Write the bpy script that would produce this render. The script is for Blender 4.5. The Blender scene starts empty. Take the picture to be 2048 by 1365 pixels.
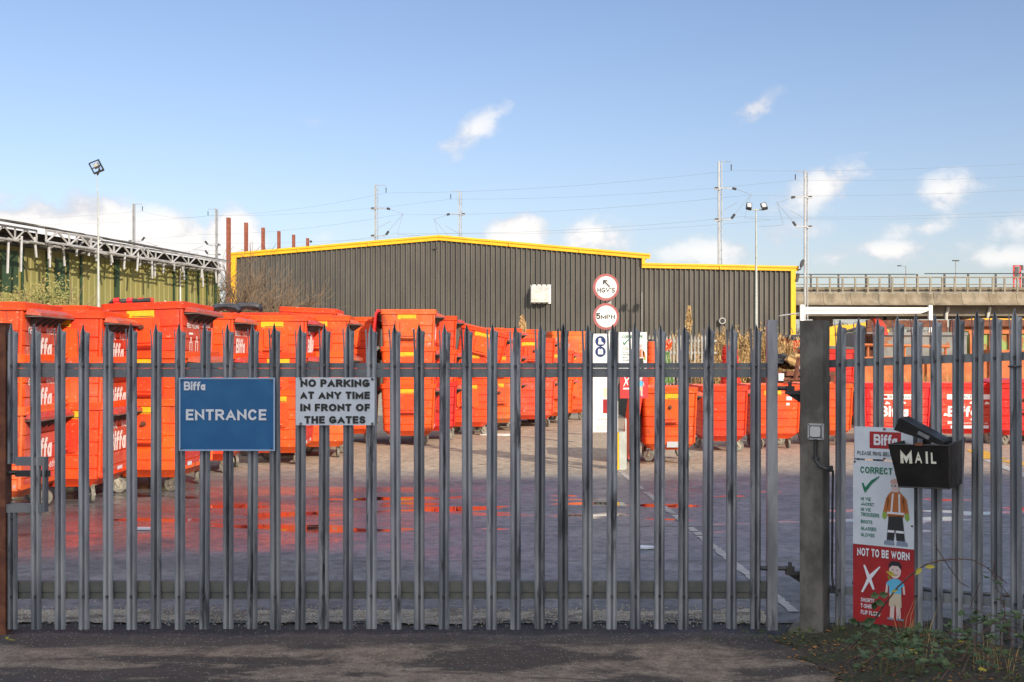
import bpy, math, random
from mathutils import Vector, Matrix
R = math.radians
random.seed(11)
S = bpy.context.scene
COL = S.collection
# ------------------------------------------------------------------ camera
F, CX, HV, CH = 2400.0, 1024.0, 709.0, 1.8        # photo focal length (px), centre, horizon row, eye height
cd = bpy.data.cameras.new("camera")
cam = bpy.data.objects.new("camera", cd)
COL.objects.link(cam)
cam.location = (0, 0, CH)
cam.rotation_euler = (R(90), 0, 0)
cd.sensor_width = 36
cd.lens = F / 2048 * 36
cd.shift_y = 26.5 / 2048
cd.clip_start = .1
cd.clip_end = 3000
S.camera = cam
# ------------------------------------------------------------------ light
SUN_AZ, SUN_EL = R(32.6), R(25.0)                 # sun behind the camera, to its right
sl = bpy.data.lights.new("sun", "SUN")
sl.energy = 3.1
sl.angle = R(.55)
sl.color = (1, .87, .70)
sun = bpy.data.objects.new("sun", sl)
COL.objects.link(sun)
sdir = Vector((math.sin(SUN_AZ) * math.cos(SUN_EL), -math.cos(SUN_AZ) * math.cos(SUN_EL), math.sin(SUN_EL)))
sun.rotation_euler = sdir.to_track_quat('Z', 'Y').to_euler()
S.view_settings.view_transform = 'Standard'
S.view_settings.look = 'None'
S.view_settings.gamma = 1
S.view_settings.exposure = .85
W = bpy.data.worlds.new("World")
S.world = W
W.use_nodes = True


class NT:
    """tiny node-graph helper"""
    def __init__(s, tree):
        s.t = tree; s.n = tree.nodes; s.l = tree.links

    def put(s, sock, v):
        if hasattr(v, 'is_output'): s.l.new(v, sock)
        else: sock.default_value = v

    def math(s, op, a, b=0.0, c=None, clamp=False):
        n = s.n.new('ShaderNodeMath'); n.operation = op; n.use_clamp = clamp
        s.put(n.inputs[0], a); s.put(n.inputs[1], b)
        if c is not None: s.put(n.inputs[2], c)
        return n.outputs[0]

    def vmath(s, op, a, b=(0, 0, 0)):
        n = s.n.new('ShaderNodeVectorMath'); n.operation = op
        s.put(n.inputs[0], a); s.put(n.inputs[1], b)
        return n.outputs[0]

    def noise(s, vec, scale=5, detail=4, rough=.55, dist=0):
        n = s.n.new('ShaderNodeTexNoise')
        s.put(n.inputs['Vector'], vec)
        n.inputs['Scale'].default_value = scale; n.inputs['Detail'].default_value = detail
        n.inputs['Roughness'].default_value = rough; n.inputs['Distortion'].default_value = dist
        return n.outputs['Fac']

    def ramp(s, v, a, b, lo=0.0, hi=1.0):
        n = s.n.new('ShaderNodeMapRange'); n.interpolation_type = 'SMOOTHSTEP'
        s.put(n.inputs[0], v); s.put(n.inputs[1], a); s.put(n.inputs[2], b)
        s.put(n.inputs[3], lo); s.put(n.inputs[4], hi)
        return n.outputs[0]

    def mix(s, f, a, b):
        n = s.n.new('ShaderNodeMix'); n.data_type = 'RGBA'
        s.put(n.inputs[0], f)
        for i, v in ((6, a), (7, b)):
            if not hasattr(v, 'is_output') and len(v) == 3: v = (*v, 1)
            s.put(n.inputs[i], v)
        return n.outputs[2]

    def bump(s, h, strength=.3, dist=.01):
        n = s.n.new('ShaderNodeBump')
        s.put(n.inputs['Strength'], strength); n.inputs['Distance'].default_value = dist
        s.put(n.inputs['Height'], h)
        return n.outputs[0]


# ---- sky: Nishita daylight with cumulus laid over it by compass direction
w = NT(W.node_tree)
w.n.clear()
sky = w.n.new('ShaderNodeTexSky')
sky.sky_type = 'NISHITA'
sky.sun_disc = False
sky.sun_elevation = SUN_EL
sky.sun_rotation = math.pi - SUN_AZ
sky.air_density = 1.0
sky.dust_density = 1.2
sky.ozone_density = 2.2
tc = w.n.new('ShaderNodeTexCoord')
sp = w.n.new('ShaderNodeSeparateXYZ')
w.l.new(tc.outputs['Generated'], sp.inputs[0])
az = w.math('ARCTAN2', sp.outputs[0], sp.outputs[1])
el = w.math('ARCSINE', sp.outputs[2])
cm = w.n.new('ShaderNodeCombineXYZ')
w.put(cm.inputs[0], az); w.put(cm.inputs[1], w.math('MULTIPLY', el, 1.35))
n1 = w.noise(cm.outputs[0], 14, 9, .58, .25)
n2 = w.noise(cm.outputs[0], 38, 8, .62, .3)
n3 = w.noise(cm.outputs[0], 7, 5, .55)


def sky_dir(u, v):
    return math.atan((u - CX) / F), math.atan((HV - v) / F * math.cos(math.atan((u - CX) / F)))


# (u, v, half width, half height, tilt, strength) - where each cloud stands in the sky
CLOUDS = [(50, 480, 150, 104, 0, 1.45), (190, 480, 135, 112, 0, 1.5), (330, 495, 150, 92, 0, 1.4), (460, 490, 90, 92, 0, 1.4),
          (-150, 470, 160, 90, 0, 1.2), (-420, 480, 200, 70, 0, 1.1), (1040, 468, 90, 56, 0, 1.25), (1185, 480, 115, 58, 0, .95),
          (1420, 505, 170, 40, 0, .72), (945, 265, 110, 40, .62, .72), (1510, 218, 95, 36, .38, .75), (1650, 375, 140, 54, .35, .85),
          (1895, 385, 95, 50, .15, .8), (1790, 505, 200, 36, 0, .8), (2050, 450, 100, 40, 0, .55), (700, 455, 90, 34, .3, .45), (1850, 455, 130, 30, .2, .6), (1560, 470, 120, 36, .1, .6), (2020, 515, 160, 30, 0, .7), (620, 245, 40, 16, .1, .3), (2350, 400, 220, 90, 0, .9)]
cov = None
for (u, v, ru, rv, tl, st) in CLOUDS:
    a0, e0 = sky_dir(u, v)
    dx = w.math('SUBTRACT', az, a0); dy = w.math('SUBTRACT', el, e0)
    ct, sn = math.cos(tl), math.sin(tl)
    rx = w.math('MULTIPLY_ADD', dx, ct * F / ru, w.math('MULTIPLY', dy, sn * F / ru))
    ry = w.math('MULTIPLY_ADD', dy, ct * F / rv, w.math('MULTIPLY', dx, -sn * F / rv))
    d = w.math('SQRT', w.math('ADD', w.math('MULTIPLY', rx, rx), w.math('MULTIPLY', ry, ry)))
    b = w.math('MULTIPLY', w.math('SUBTRACT', 1.0, w.math('POWER', d, 1.6), clamp=True), st)
    cov = b if cov is None else w.math('MAXIMUM', cov, b)
dens = w.math('MULTIPLY_ADD', w.math('SUBTRACT', n1, .5), 3.0, w.math('MULTIPLY', cov, 1.15))
dens = w.math('MULTIPLY_ADD', w.math('SUBTRACT', n2, .5), 1.8, dens)
dens = w.math('MULTIPLY', dens, w.ramp(cov, .0, .12))
mask = w.math('MULTIPLY', w.ramp(dens, .10, .86), w.ramp(cov, .0, 1.0, .25, 1.0))
bg1 = w.n.new('ShaderNodeBackground')
hz = w.ramp(el, 0.0, .30, 1.0, 0.0)
skyc = w.vmath('MULTIPLY', w.mix(w.math('MULTIPLY', hz, .12), sky.outputs[0], (5.3, 5.9, 6.5)), (.97, .91, .97))
w.put(bg1.inputs[0], skyc)
bg1.inputs[1].default_value = .090
bg2 = w.n.new('ShaderNodeBackground')
shade = w.ramp(w.math('MULTIPLY_ADD', w.math('SUBTRACT', n3, .5), 1.6, w.math('MULTIPLY', dens, .6)), .05, .7)
w.put(bg2.inputs[0], w.mix(shade, (.66, .67, .73), (.98, .955, .935)))
bg2.inputs[1].default_value = .60
mx = w.n.new('ShaderNodeMixShader')
w.put(mx.inputs[0], mask)
w.l.new(bg1.outputs[0], mx.inputs[1]); w.l.new(bg2.outputs[0], mx.inputs[2])
# unseen bright cloud added overhead and behind the viewer to fill the shade
nr = w.noise(tc.outputs['Generated'], 2.6, 6, .6, .2)
rear = w.math('MULTIPLY', w.ramp(sp.outputs[1], .25, -.25), w.ramp(el, .10, .35))
rear = w.math('MULTIPLY', rear, w.ramp(nr, .36, .50))
bg3 = w.n.new('ShaderNodeBackground')
bg3.inputs[0].default_value = (.95, .97, 1, 1)
bg3.inputs[1].default_value = .92
mx2 = w.n.new('ShaderNodeMixShader')
w.put(mx2.inputs[0], rear)
w.l.new(mx.outputs[0], mx2.inputs[1]); w.l.new(bg3.outputs[0], mx2.inputs[2])
wo = w.n.new('ShaderNodeOutputWorld')
w.l.new(mx2.outputs[0], wo.inputs[0])


# ------------------------------------------------------------------ helpers
def P(u, v, Y):
    """world point at photo pixel (u, v), Y metres away"""
    return Vector(((u - CX) / F * Y, Y, CH - (v - HV) / F * Y))


def px(u, Y): return (u - CX) / F * Y
def pz(v, Y): return CH - (v - HV) / F * Y


def M(name, c1, c2=None, scale=6, lo=.4, hi=.62, rough=.6, rough2=None, metal=0, bump=0, bscale=60, stretch=(1, 1, 1),
      c3=None, scale3=14, lo3=.62, hi3=.68, spec=.5, hue=0.0, detail=5, coat=0, back=None, scuff=None, dirt=None):
    m = bpy.data.materials.new(name)
    m.use_nodes = True
    t = NT(m.node_tree)
    b = t.n['Principled BSDF']
    co = t.n.new('ShaderNodeTexCoord').outputs['Object']
    oi = t.n.new('ShaderNodeObjectInfo')
    co = t.vmath('MULTIPLY', co, stretch)
    co = t.vmath('ADD', co, t.vmath('MULTIPLY', oi.outputs['Location'], (1.7, 1.3, 1.1)))
    n = t.noise(co, scale, detail, .6)
    f = t.ramp(n, lo, hi)
    col = t.mix(f, c1, c2 if c2 else c1)
    if hue:
        r = oi.outputs['Random']
        hs = t.n.new('ShaderNodeHueSaturation')
        t.put(hs.inputs['Hue'], t.math('MULTIPLY_ADD', r, hue, .5 - hue / 2))
        t.put(hs.inputs['Value'], t.math('MULTIPLY_ADD', t.math('FRACT', t.math('MULTIPLY', r, 7.3)), .34, .78))
        t.put(hs.inputs['Color'], col)
        col = hs.outputs[0]
    rg = rough
    if rough2 is not None:
        rg = t.ramp(n, lo, hi, rough, rough2)
    if c3:
        f3 = t.ramp(t.noise(co, scale3, 7, .65), lo3, hi3)
        col = t.mix(f3, col, c3)
    if scuff:         # small pale scrapes
        sc_ = t.noise(t.vmath('MULTIPLY', co, (1, 1, 2.6)), 15, 5, .75, .6)
        col = t.mix(t.math('MULTIPLY', t.ramp(sc_, .615, .65), .7), col, scuff)
    if dirt:          # grime settled in large soft patches
        col = t.mix(t.math('MULTIPLY', t.ramp(t.noise(co, 2.1, 6, .65), .42, .72), .55), col, dirt)
    if dirt:          # streaks of dark grime
        gr_ = t.noise(t.vmath('MULTIPLY', co, (1, 1, .45)), 5.5, 7, .7)
        col = t.mix(t.math('MULTIPLY', t.ramp(gr_, .56, .70), .62), col, (.16, .045, .028))
    if back:
        g = t.n.new('ShaderNodeNewGeometry')
        col = t.mix(g.outputs['Backfacing'], col, back)
    t.put(b.inputs['Base Color'], col)
    t.put(b.inputs['Roughness'], rg)
    b.inputs['Metallic'].default_value = metal
    b.inputs['Specular IOR Level'].default_value = spec
    b.inputs['Coat Weight'].default_value = coat
    if bump:
        h = t.noise(co, bscale, 4, .6)
        t.put(b.inputs['Normal'], t.bump(h, bump, .004))
    return m


class MB:
    """collects boxes, tubes and sheets; build() links them as one mesh object"""
    def __init__(s): s.v = []; s.f = []; s.mi = []

    def add(s, vs, fs, mi=0):
        o = len(s.v)
        s.v += [tuple(x) for x in vs]
        s.f += [tuple(i + o for i in q) for q in fs]
        s.mi += [mi] * len(fs)
        return s

    def box(s, c, d, rz=0, mat=None, mi=0):
        hx, hy, hz = d[0] / 2, d[1] / 2, d[2] / 2
        vs = [Vector((x, y, z)) for z in (-hz, hz) for x, y in ((-hx, -hy), (hx, -hy), (hx, hy), (-hx, hy))]
        if rz: mat = Matrix.Rotation(rz, 4, 'Z')
        if mat is not None: vs = [mat @ v for v in vs]
        c = Vector(c)
        return s.add([v + c for v in vs], [(3, 2, 1, 0), (4, 5, 6, 7), (0, 1, 5, 4), (1, 2, 6, 5), (2, 3, 7, 6), (3, 0, 4, 7)], mi)

    def bb(s, x0, x1, y0, y1, z0, z1, mi=0):
        return s.box(((x0 + x1) / 2, (y0 + y1) / 2, (z0 + z1) / 2), (x1 - x0, y1 - y0, z1 - z0), mi=mi)

    def hexa(s, p, mi=0):
        return s.add(p, [(3, 2, 1, 0), (4, 5, 6, 7), (0, 1, 5, 4), (1, 2, 6, 5), (2, 3, 7, 6), (3, 0, 4, 7)], mi)

    def tube(s, pts, r, n=6, caps=True, mi=0):
        pts = [Vector(p) for p in pts]
        rs = r if isinstance(r, (list, tuple)) else [r] * len(pts)
        vs = []; up = None
        for i, p in enumerate(pts):
            d = (pts[min(i + 1, len(pts) - 1)] - pts[max(i - 1, 0)]).normalized()
            if up is None:
                up = Vector((0, 0, 1)) if abs(d.z) < .9 else Vector((1, 0, 0))
            a = d.cross(up)
            if a.length < 1e-4: a = d.cross(Vector((0, 1, 0)))
            a.normalize(); b = a.cross(d); up = b
            vs += [p + (a * math.cos(k * 2 * math.pi / n) + b * math.sin(k * 2 * math.pi / n)) * rs[i] for k in range(n)]
        fs = []
        for i in range(len(pts) - 1):
            for k in range(n):
                k2 = (k + 1) % n
                fs.append((i * n + k, i * n + k2, i * n + n + k2, i * n + n + k))
        if caps:
            fs.append(tuple(range(n - 1, -1, -1)))
            fs.append(tuple(range((len(pts) - 1) * n, len(pts) * n)))
        return s.add(vs, fs, mi)

    def prism(s, poly, fn, t0, t1, mi=0):
        """extrude a 2-D polygon; fn(a, b, t) -> point"""
        n = len(poly)
        vs = [fn(a, b, t0) for a, b in poly] + [fn(a, b, t1) for a, b in poly]
        fs = [tuple(range(n - 1, -1, -1)), tuple(range(n, 2 * n))] + [(i, (i + 1) % n, n + (i + 1) % n, n + i) for i in range(n)]
        return s.add(vs, fs, mi)

    def quad(s, a, b, c, d, mi=0): return s.add([a, b, c, d], [(0, 1, 2, 3)], mi)

    def mesh(s, name, mats, smooth=False):
        me = bpy.data.meshes.new(name)
        me.from_pydata(s.v, [], s.f)
        for m in (mats if isinstance(mats, (list, tuple)) else [mats]): me.materials.append(m)
        if any(s.mi): me.polygons.foreach_set('material_index', s.mi)
        if smooth:
            me.polygons.foreach_set('use_smooth', [True] * len(s.f))
            me.set_sharp_from_angle(angle=R(38))
        me.update()
        return me

    def build(s, name, mats, parent=None, smooth=False, loc=None):
        return put(name, s.mesh(name, mats, smooth), parent, loc)


def put(name, me, parent=None, loc=None, rz=0):
    o = bpy.data.objects.new(name, me)
    COL.objects.link(o)
    if parent: o.parent = parent
    if loc is not None: o.location = loc
    if rz: o.rotation_euler = (0, 0, rz)
    return o


def tag(o, label, cat, group=None, kind=None):
    o['label'] = label; o['category'] = cat
    if group: o['group'] = group
    if kind: o['kind'] = kind
    return o


def thing(name, label, cat, loc=(0, 0, 0), rz=0, group=None, tilt=None):
    o = bpy.data.objects.new(name, None)
    COL.objects.link(o)
    o.empty_display_size = .1
    o.location = loc
    o.rotation_euler = tilt if tilt else (0, 0, rz)
    return tag(o, label, cat, group)


def struct(name, mb, mats, kind='structure', smooth=False):
    o = mb.build(name, mats, None, smooth)
    o['kind'] = kind
    return o


def dup(root, loc=None, rz=None, label=None, tilt=None):
    r = root.copy(); COL.objects.link(r)
    if loc is not None: r.location = loc
    if rz is not None: r.rotation_euler = (0, 0, rz)
    if tilt: r.rotation_euler = tilt
    if label: r['label'] = label
    for ch in [o for o in root.children]:
        c = ch.copy(); COL.objects.link(c); c.parent = r
        for g in ch.children:
            d = g.copy(); COL.objects.link(d); d.parent = c
    return r


_tx = {}


def text2d(body, bold=0.0, spacing=1.0):
    """flat outline of some lettering, normalised to the unit square"""
    key = (body, bold, spacing)
    if key not in _tx:
        c = bpy.data.curves.new('t', 'FONT')
        c.body = body; c.offset = bold; c.space_character = spacing; c.resolution_u = 3; c.fill_mode = 'FRONT'
        o = bpy.data.objects.new('t', c); COL.objects.link(o)
        dg = bpy.context.evaluated_depsgraph_get()
        me = o.evaluated_get(dg).to_mesh()
        vs = [(v.co.x, v.co.y) for v in me.vertices]
        fs = [tuple(p.vertices) for p in me.polygons]
        bpy.data.objects.remove(o); bpy.data.curves.remove(c)
        x0 = min(v[0] for v in vs); x1 = max(v[0] for v in vs); y0 = min(v[1] for v in vs); y1 = max(v[1] for v in vs)
        _tx[key] = ([((x - x0) / (x1 - x0), (y - y0) / (y1 - y0)) for x, y in vs], fs)
    return _tx[key]


def lettering(mb, body, a0, a1, b0, b1, fn, bold=0.0, spacing=1.0, mi=0, off=0.0):
    """put lettering into the rectangle a0..a1 x b0..b1 of a surface; fn(a, b, t) -> point"""
    vs, fs = text2d(body, bold, spacing)
    mb.add([fn(a0 + x * (a1 - a0), b0 + y * (b1 - b0), off) for x, y in vs], fs, mi)


def ell(cx, cy, rx, ry, n=16, a0=0, a1=2 * math.pi):
    return [(cx + rx * math.cos(a0 + (a1 - a0) * i / n), cy + ry * math.sin(a0 + (a1 - a0) * i / n)) for i in range(n if abs(a1 - a0) > 6.2 else n + 1)]


# ---- heavy sans capitals drawn as mitred strokes (weight is the stroke width as a share of the height)
def _arc(cx, cy, rx, ry, a0, a1, n=7): return [(cx + rx * math.cos(R(a0 + (a1 - a0) * i / n)), cy + ry * math.sin(R(a0 + (a1 - a0) * i / n))) for i in range(n + 1)]
_O = _arc(.5, .5, .5, .5, 90, 450, 20)[:-1]
GL = {'A': (.86, [[(0, 0), (.5, 1), (1, 0)], [(.22, .30), (.78, .30)]]), 'B': (.76, [[(0, 0), (0, 1)], [(0, 1)] + _arc(.62, .755, .32, .245, 90, -90) + [(0, .51)], [(0, .51)] + _arc(.68, .255, .32, .255, 90, -90) + [(0, 0)]]),
      'C': (.80, [_arc(.5, .5, .5, .5, 42, 318, 14)]), 'D': (.80, [[(0, 0), (0, 1)], [(0, 1)] + _arc(.5, .5, .5, .5, 90, -90, 10) + [(0, 0)]]), 'E': (.66, [[(1, 1), (0, 1), (0, 0), (1, 0)], [(0, .52), (.9, .52)]]), 'F': (.62, [[(1, 1), (0, 1), (0, 0)], [(0, .5), (.88, .5)]]),
      'G': (.86, [_arc(.5, .5, .5, .5, 52, 318, 14) + [(1.0, .17), (1.0, .43), (.60, .43)]]), 'H': (.78, [[(0, 0), (0, 1)], [(1, 0), (1, 1)], [(0, .51), (1, .51)]]), 'I': (.0, [[(.5, 0), (.5, 1)]]), 'J': (.62, [[(1, 1)] + _arc(.5, .34, .5, .34, 0, -180, 8)]),
      'K': (.80, [[(0, 0), (0, 1)], [(.02, .40), (1, 1)], [(.30, .58), (1, 0)]]), 'L': (.62, [[(0, 1), (0, 0), (1, 0)]]), 'M': (.94, [[(0, 0), (0, 1), (.5, .16), (1, 1), (1, 0)]]), 'N': (.80, [[(0, 0), (0, 1), (1, 0), (1, 1)]]), 'O': (.90, [_O + ['c']]),
      'P': (.72, [[(0, 0), (0, 1)], [(0, 1)] + _arc(.66, .73, .34, .27, 90, -90) + [(0, .46)]]), 'R': (.78, [[(0, 0), (0, 1)], [(0, 1)] + _arc(.62, .74, .34, .26, 90, -90) + [(0, .48)], [(.50, .48), (1, 0)]]),
      'S': (.72, [_arc(.5, .755, .48, .245, 30, 250, 9) + _arc(.5, .255, .5, .255, 80, -150, 9)]), 'T': (.70, [[(0, 1), (1, 1)], [(.5, 1), (.5, 0)]]), 'U': (.78, [[(0, 1)] + _arc(.5, .36, .5, .36, 180, 360, 9) + [(1, 1)]]), 'V': (.84, [[(0, 1), (.5, 0), (1, 1)]]),
      'W': (1.16, [[(0, 1), (.25, 0), (.5, .92), (.75, 0), (1, 1)]]), 'X': (.82, [[(0, 0), (1, 1)], [(0, 1), (1, 0)]]), 'Y': (.84, [[(0, 1), (.5, .46), (1, 1)], [(.5, .46), (.5, 0)]]), 'Z': (.72, [[(0, 1), (1, 1), (0, 0), (1, 0)]]),
      '0': (.66, [_O + ['c']]), '1': (.34, [[(0, .74), (1, 1), (1, 0)]]), '5': (.64, [[(.95, 1), (.08, 1), (.0, .52)] + _arc(.48, .33, .52, .33, 100, -140, 10)]), '6': (.68, [_arc(.5, .32, .5, .32, 90, 450, 14)[:-1] + ['c'], [(.82, .97)] + _arc(.62, .5, .62, .5, 110, 190, 7)]),
      "'": (.0, [[(.5, .80), (.5, 1)]]), '-': (.34, [[(0, .4), (1, .4)]]),
      'i': (.0, [[(.5, 0), (.5, .60)], [(.5, .93), (.5, 1.0)]]), 'f': (.40, [[(.30, 0), (.30, .62)] + _arc(.95, .70, .65, .30, 180, 75, 6), [(.0, .60), (.95, .60)]]), 'a': (.56, [_arc(.46, .30, .46, .30, 90, 450, 14)[:-1] + ['c'], [(1, .0), (1, .60)]])}


def strokes(mb, body, a0, a1, b0, b1, fn, wt=.2, gap=.13, mi=0, off=.003):
    h = wt / 2; x = 0; segs = []
    for ch in body:
        if ch == ' ': x += .30 + gap; continue
        w_, paths = GL[ch]
        w_ = max(w_, 0) if w_ else 0
        for p in paths:
            cl = p[-1] == 'c'; q = [(x + h + px_ * (w_ - wt if w_ > wt else 0), h + py * (1 - wt)) for px_, py in (p[:-1] if cl else p)]
            segs.append((q, cl))
        x += max(w_, wt) + gap
    Wd = x - gap
    sx, sy = (a1 - a0) / Wd, (b1 - b0)
    for k, (q, cl) in enumerate(segs):
        n = len(q)
        if not cl:
            def ext(p, o):
                d = Vector((p[0] - o[0], p[1] - o[1])).normalized() * h; return (p[0] + d.x, p[1] + d.y)
            q = [ext(q[0], q[1])] + q[1:-1] + [ext(q[-1], q[-2])] if n > 1 else q
        vs = []
        for i in range(n):
            pr = q[(i - 1) % n] if (cl or i > 0) else None; nx_ = q[(i + 1) % n] if (cl or i < n - 1) else None
            d1 = Vector((q[i][0] - pr[0], q[i][1] - pr[1])).normalized() if pr else None
            d2 = Vector((nx_[0] - q[i][0], nx_[1] - q[i][1])).normalized() if nx_ else None
            d1 = d1 or d2; d2 = d2 or d1
            n1 = Vector((-d1.y, d1.x)); n2 = Vector((-d2.y, d2.x)); m_ = n1 + n2
            if m_.length < 1e-3: m_ = n1
            m_.normalize(); l = h / max(.30, m_.dot(n1))
            for s in (1, -1):
                vx_, vy_ = q[i][0] + m_.x * l * s, min(1, max(0, q[i][1] + m_.y * l * s))
                vs.append(fn(a0 + min(Wd, max(0, vx_)) * sx, b0 + vy_ * sy, off + k * .00012))
        fs = [(2 * i, 2 * i + 1, (2 * i + 3) % (2 * n), (2 * i + 2) % (2 * n)) for i in range(n if cl else n - 1)]
        mb.add(vs, fs, mi)


def logo(mb, a0, a1, b0, b1, fn, off=.003): strokes(mb, 'Biffa', a0, a1, b0, b1, fn, .21, .055, 0, off)
# ------------------------------------------------------------------ materials
ORANGE = M('bin_orange', (.81, .088, .012), (.74, .064, .012), 3, .35, .7, .36, .5, c3=(.80, .20, .10), scale3=9, lo3=.66, hi3=.76, hue=.012, bump=.08, bscale=22, scuff=(.85, .40, .28), dirt=(.50, .042, .012))
ORANGE_WORN = M('bin_orange_worn', (.78, .10, .016), (.72, .14, .05), 3, .4, .7, .45, .6, c3=(.27, .28, .29), scale3=5, lo3=.62, hi3=.65, hue=.02, bump=.08, bscale=22, scuff=(.85, .50, .38), dirt=(.42, .05, .02))
RED = M('bin_red', (.64, .028, .014), (.52, .02, .014), 3, .35, .7, .38, .5, c3=(.6, .16, .12), scale3=10, lo3=.67, hi3=.74, hue=.015, scuff=(.75, .30, .24), dirt=(.40, .02, .012))
RED_PANEL = M('red_vinyl', (.54, .03, .018), (.56, .075, .045), 4, .38, .66, .4, .55, c3=(.58, .20, .14), scale3=6, lo3=.6, hi3=.7, hue=.02, scuff=(.6, .34, .28))
FADED_PANEL = M('faded_vinyl', (.58, .13, .08), (.52, .07, .042), 4, .38, .66, .5, .6, c3=(.60, .27, .20), scale3=6, lo3=.56, hi3=.7, hue=.02, scuff=(.42, .38, .34))
LIP = M('lip_steel', (.50, .05, .03), (.42, .09, .06), 8, .46, .54, .5, c3=(.24, .24, .22), scale3=9, lo3=.60, hi3=.66, stretch=(3, 1, 3), hue=.02)
LIP_EDGE = M('lip_edge', (.10, .10, .09), (.15, .14, .125), 8, .4, .6, .5, metal=.2)
YELLOW = M('yellow_sticker', (.80, .45, .012), (.72, .38, .015), 12, .4, .6, .45)
BLACKP = M('black_print', (.02, .02, .02), rough=.6)
WHITEP = M('white_print', (.80, .79, .77), (.70, .66, .62), 14, .5, .7, .5)
ZINC = M('caster_zinc', (.40, .37, .31), (.26, .24, .19), 20, .4, .6, .42, metal=.55)
TYRE = M('caster_tyre', (.20, .19, .16), (.10, .097, .088), 30, .4, .65, .7)
RUBBER = M('black_rubber', (.022, .022, .024), (.05, .05, .05), 9, .45, .65, .5)
GREYLID = M('grey_plastic', (.085, .085, .085), (.14, .135, .13), 5, .4, .65, .5)
GALV = M('galvanised_steel', (.20, .215, .24), (.38, .395, .415), 9, .36, .66, .42, .60, metal=.55, bump=.12, bscale=40, stretch=(1, 1, .16), hue=.001,
         c3=(.075, .08, .09), scale3=12, lo3=.55, hi3=.68)
GALV_RAIL = M('galvanised_rail', (.15, .165, .185), (.22, .228, .23), 7, .4, .65, .5, .62, metal=.4, bump=.1, c3=(.26, .26, .24), scale3=26, lo3=.66, hi3=.72)
GALV_OLD = M('dull_rail', (.105, .11, .105), (.15, .15, .13), 7, .4, .65, .55, .65, metal=.3, bump=.1, c3=(.09, .085, .07), scale3=16, lo3=.6, hi3=.7)
BOLT = M('bolt_steel', (.06, .06, .065), (.12, .12, .12), 40, rough=.45, metal=.6)
RUST = M('rusty_steel', (.10, .032, .018), (.18, .065, .032), 9, .4, .62, .8, bump=.3, bscale=50, c3=(.05, .02, .014), scale3=14)
RUSTCOL = M('rusty_column', (.20, .055, .032), (.27, .09, .055), 5, .4, .65, .85, bump=.2, c3=(.12, .035, .02), scale3=9)
CONC_DARK = M('dark_concrete', (.08, .074, .065), (.155, .144, .126), 7, .38, .66, .85, bump=.5, bscale=70, c3=(.22, .205, .18), scale3=5, lo3=.60, hi3=.78, stretch=(1, 1, .6))
SIGNBLUE = M('sign_blue', (.006, .10, .27), (.012, .125, .30), 5, .4, .7, .38, c3=(.03, .14, .28), scale3=30, lo3=.66, hi3=.74)
SIGNWHITE = M('sign_white', (.60, .65, .72), (.52, .57, .64), 5, .4, .7, .4, c3=(.40, .42, .44), scale3=18, lo3=.68, hi3=.78)
SIGNTXT = M('sign_white_text', (.66, .68, .74), rough=.45)
SIGNRED = M('sign_red', (.36, .016, .020), (.30, .014, .018), 6, rough=.4)
SIGNGREEN = M('sign_green', (.006, .16, .085), rough=.45)
NAVY = M('sign_navy', (.012, .03, .13), rough=.4)
WHITE = M('white_paint', (.78, .77, .74), (.70, .68, .64), 5, .4, .7, .5)
RINGRED = M('faded_red_ring', (.37, .105, .105), (.32, .085, .085), 6, rough=.45)
POSTGREY = M('grey_post_paint', (.42, .44, .41), (.34, .36, .33), 7, .4, .65, .5)
TIMBER = M('timber_post', (.36, .18, .07), (.28, .13, .05), 8, .4, .65, .75, stretch=(4, 4, .5))
BLACKBOX = M('mailbox_black', (.008, .007, .0075), (.014, .012, .012), 9, .4, .65, .42, .55, c3=(.04, .022, .014), scale3=8, lo3=.66, hi3=.76, spec=.28)
CLAD = M('dark_cladding', (.076, .071, .062), (.104, .096, .083), 1.2, .35, .7, .42, .5, metal=.1, stretch=(1, 1, .25), c3=(.12, .115, .10), scale3=3, lo3=.62, hi3=.8)
ROOFGREY = M('roof_sheet', (.16, .16, .16), (.2, .2, .2), 2, rough=.6)
TRIM = M('yellow_trim', (.80, .42, .004), (.74, .37, .004), 2, .4, .7, .5)
VENT = M('vent_metal', (.55, .55, .52), (.45, .44, .40), 5, .4, .65, .5, metal=.2)
DARKMETAL = M('dark_metal', (.035, .035, .037), (.06, .06, .06), 8, rough=.5, metal=.3)
LAMPGLASS = M('lamp_glass', (.62, .63, .62), (.5, .5, .5), 8, rough=.25)
GREENW = M('green_cladding', (.225, .20, .06), (.175, .175, .055), .8, .35, .68, .55, stretch=(1.5, 1.5, .15), c3=(.28, .26, .11), scale3=2.2, lo3=.56, hi3=.75)
GREEND = M('dark_green_cladding', (.022, .05, .022), (.035, .065, .03), 2, rough=.5)
SCAFF = M('scaffold_tube', (.50, .50, .50), (.38, .38, .38), 4, .4, .65, .45, metal=.35, c3=(.20, .19, .17), scale3=5)
ROOFDARK = M('weathered_roof', (.05, .046, .042), (.11, .10, .09), 3, .4, .65, .85)
MAST = M('mast_steel', (.36, .37, .38), (.28, .285, .29), 2, .4, .65, .5, metal=.3)
WIRE = M('wire', (.20, .20, .21), rough=.6)
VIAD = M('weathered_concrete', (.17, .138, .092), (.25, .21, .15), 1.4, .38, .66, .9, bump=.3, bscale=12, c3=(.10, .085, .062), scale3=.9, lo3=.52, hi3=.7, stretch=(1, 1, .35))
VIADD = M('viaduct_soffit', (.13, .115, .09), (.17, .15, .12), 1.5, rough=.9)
RAILV = M('viaduct_rail', (.19, .165, .12), (.25, .225, .17), 3, rough=.7)
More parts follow.
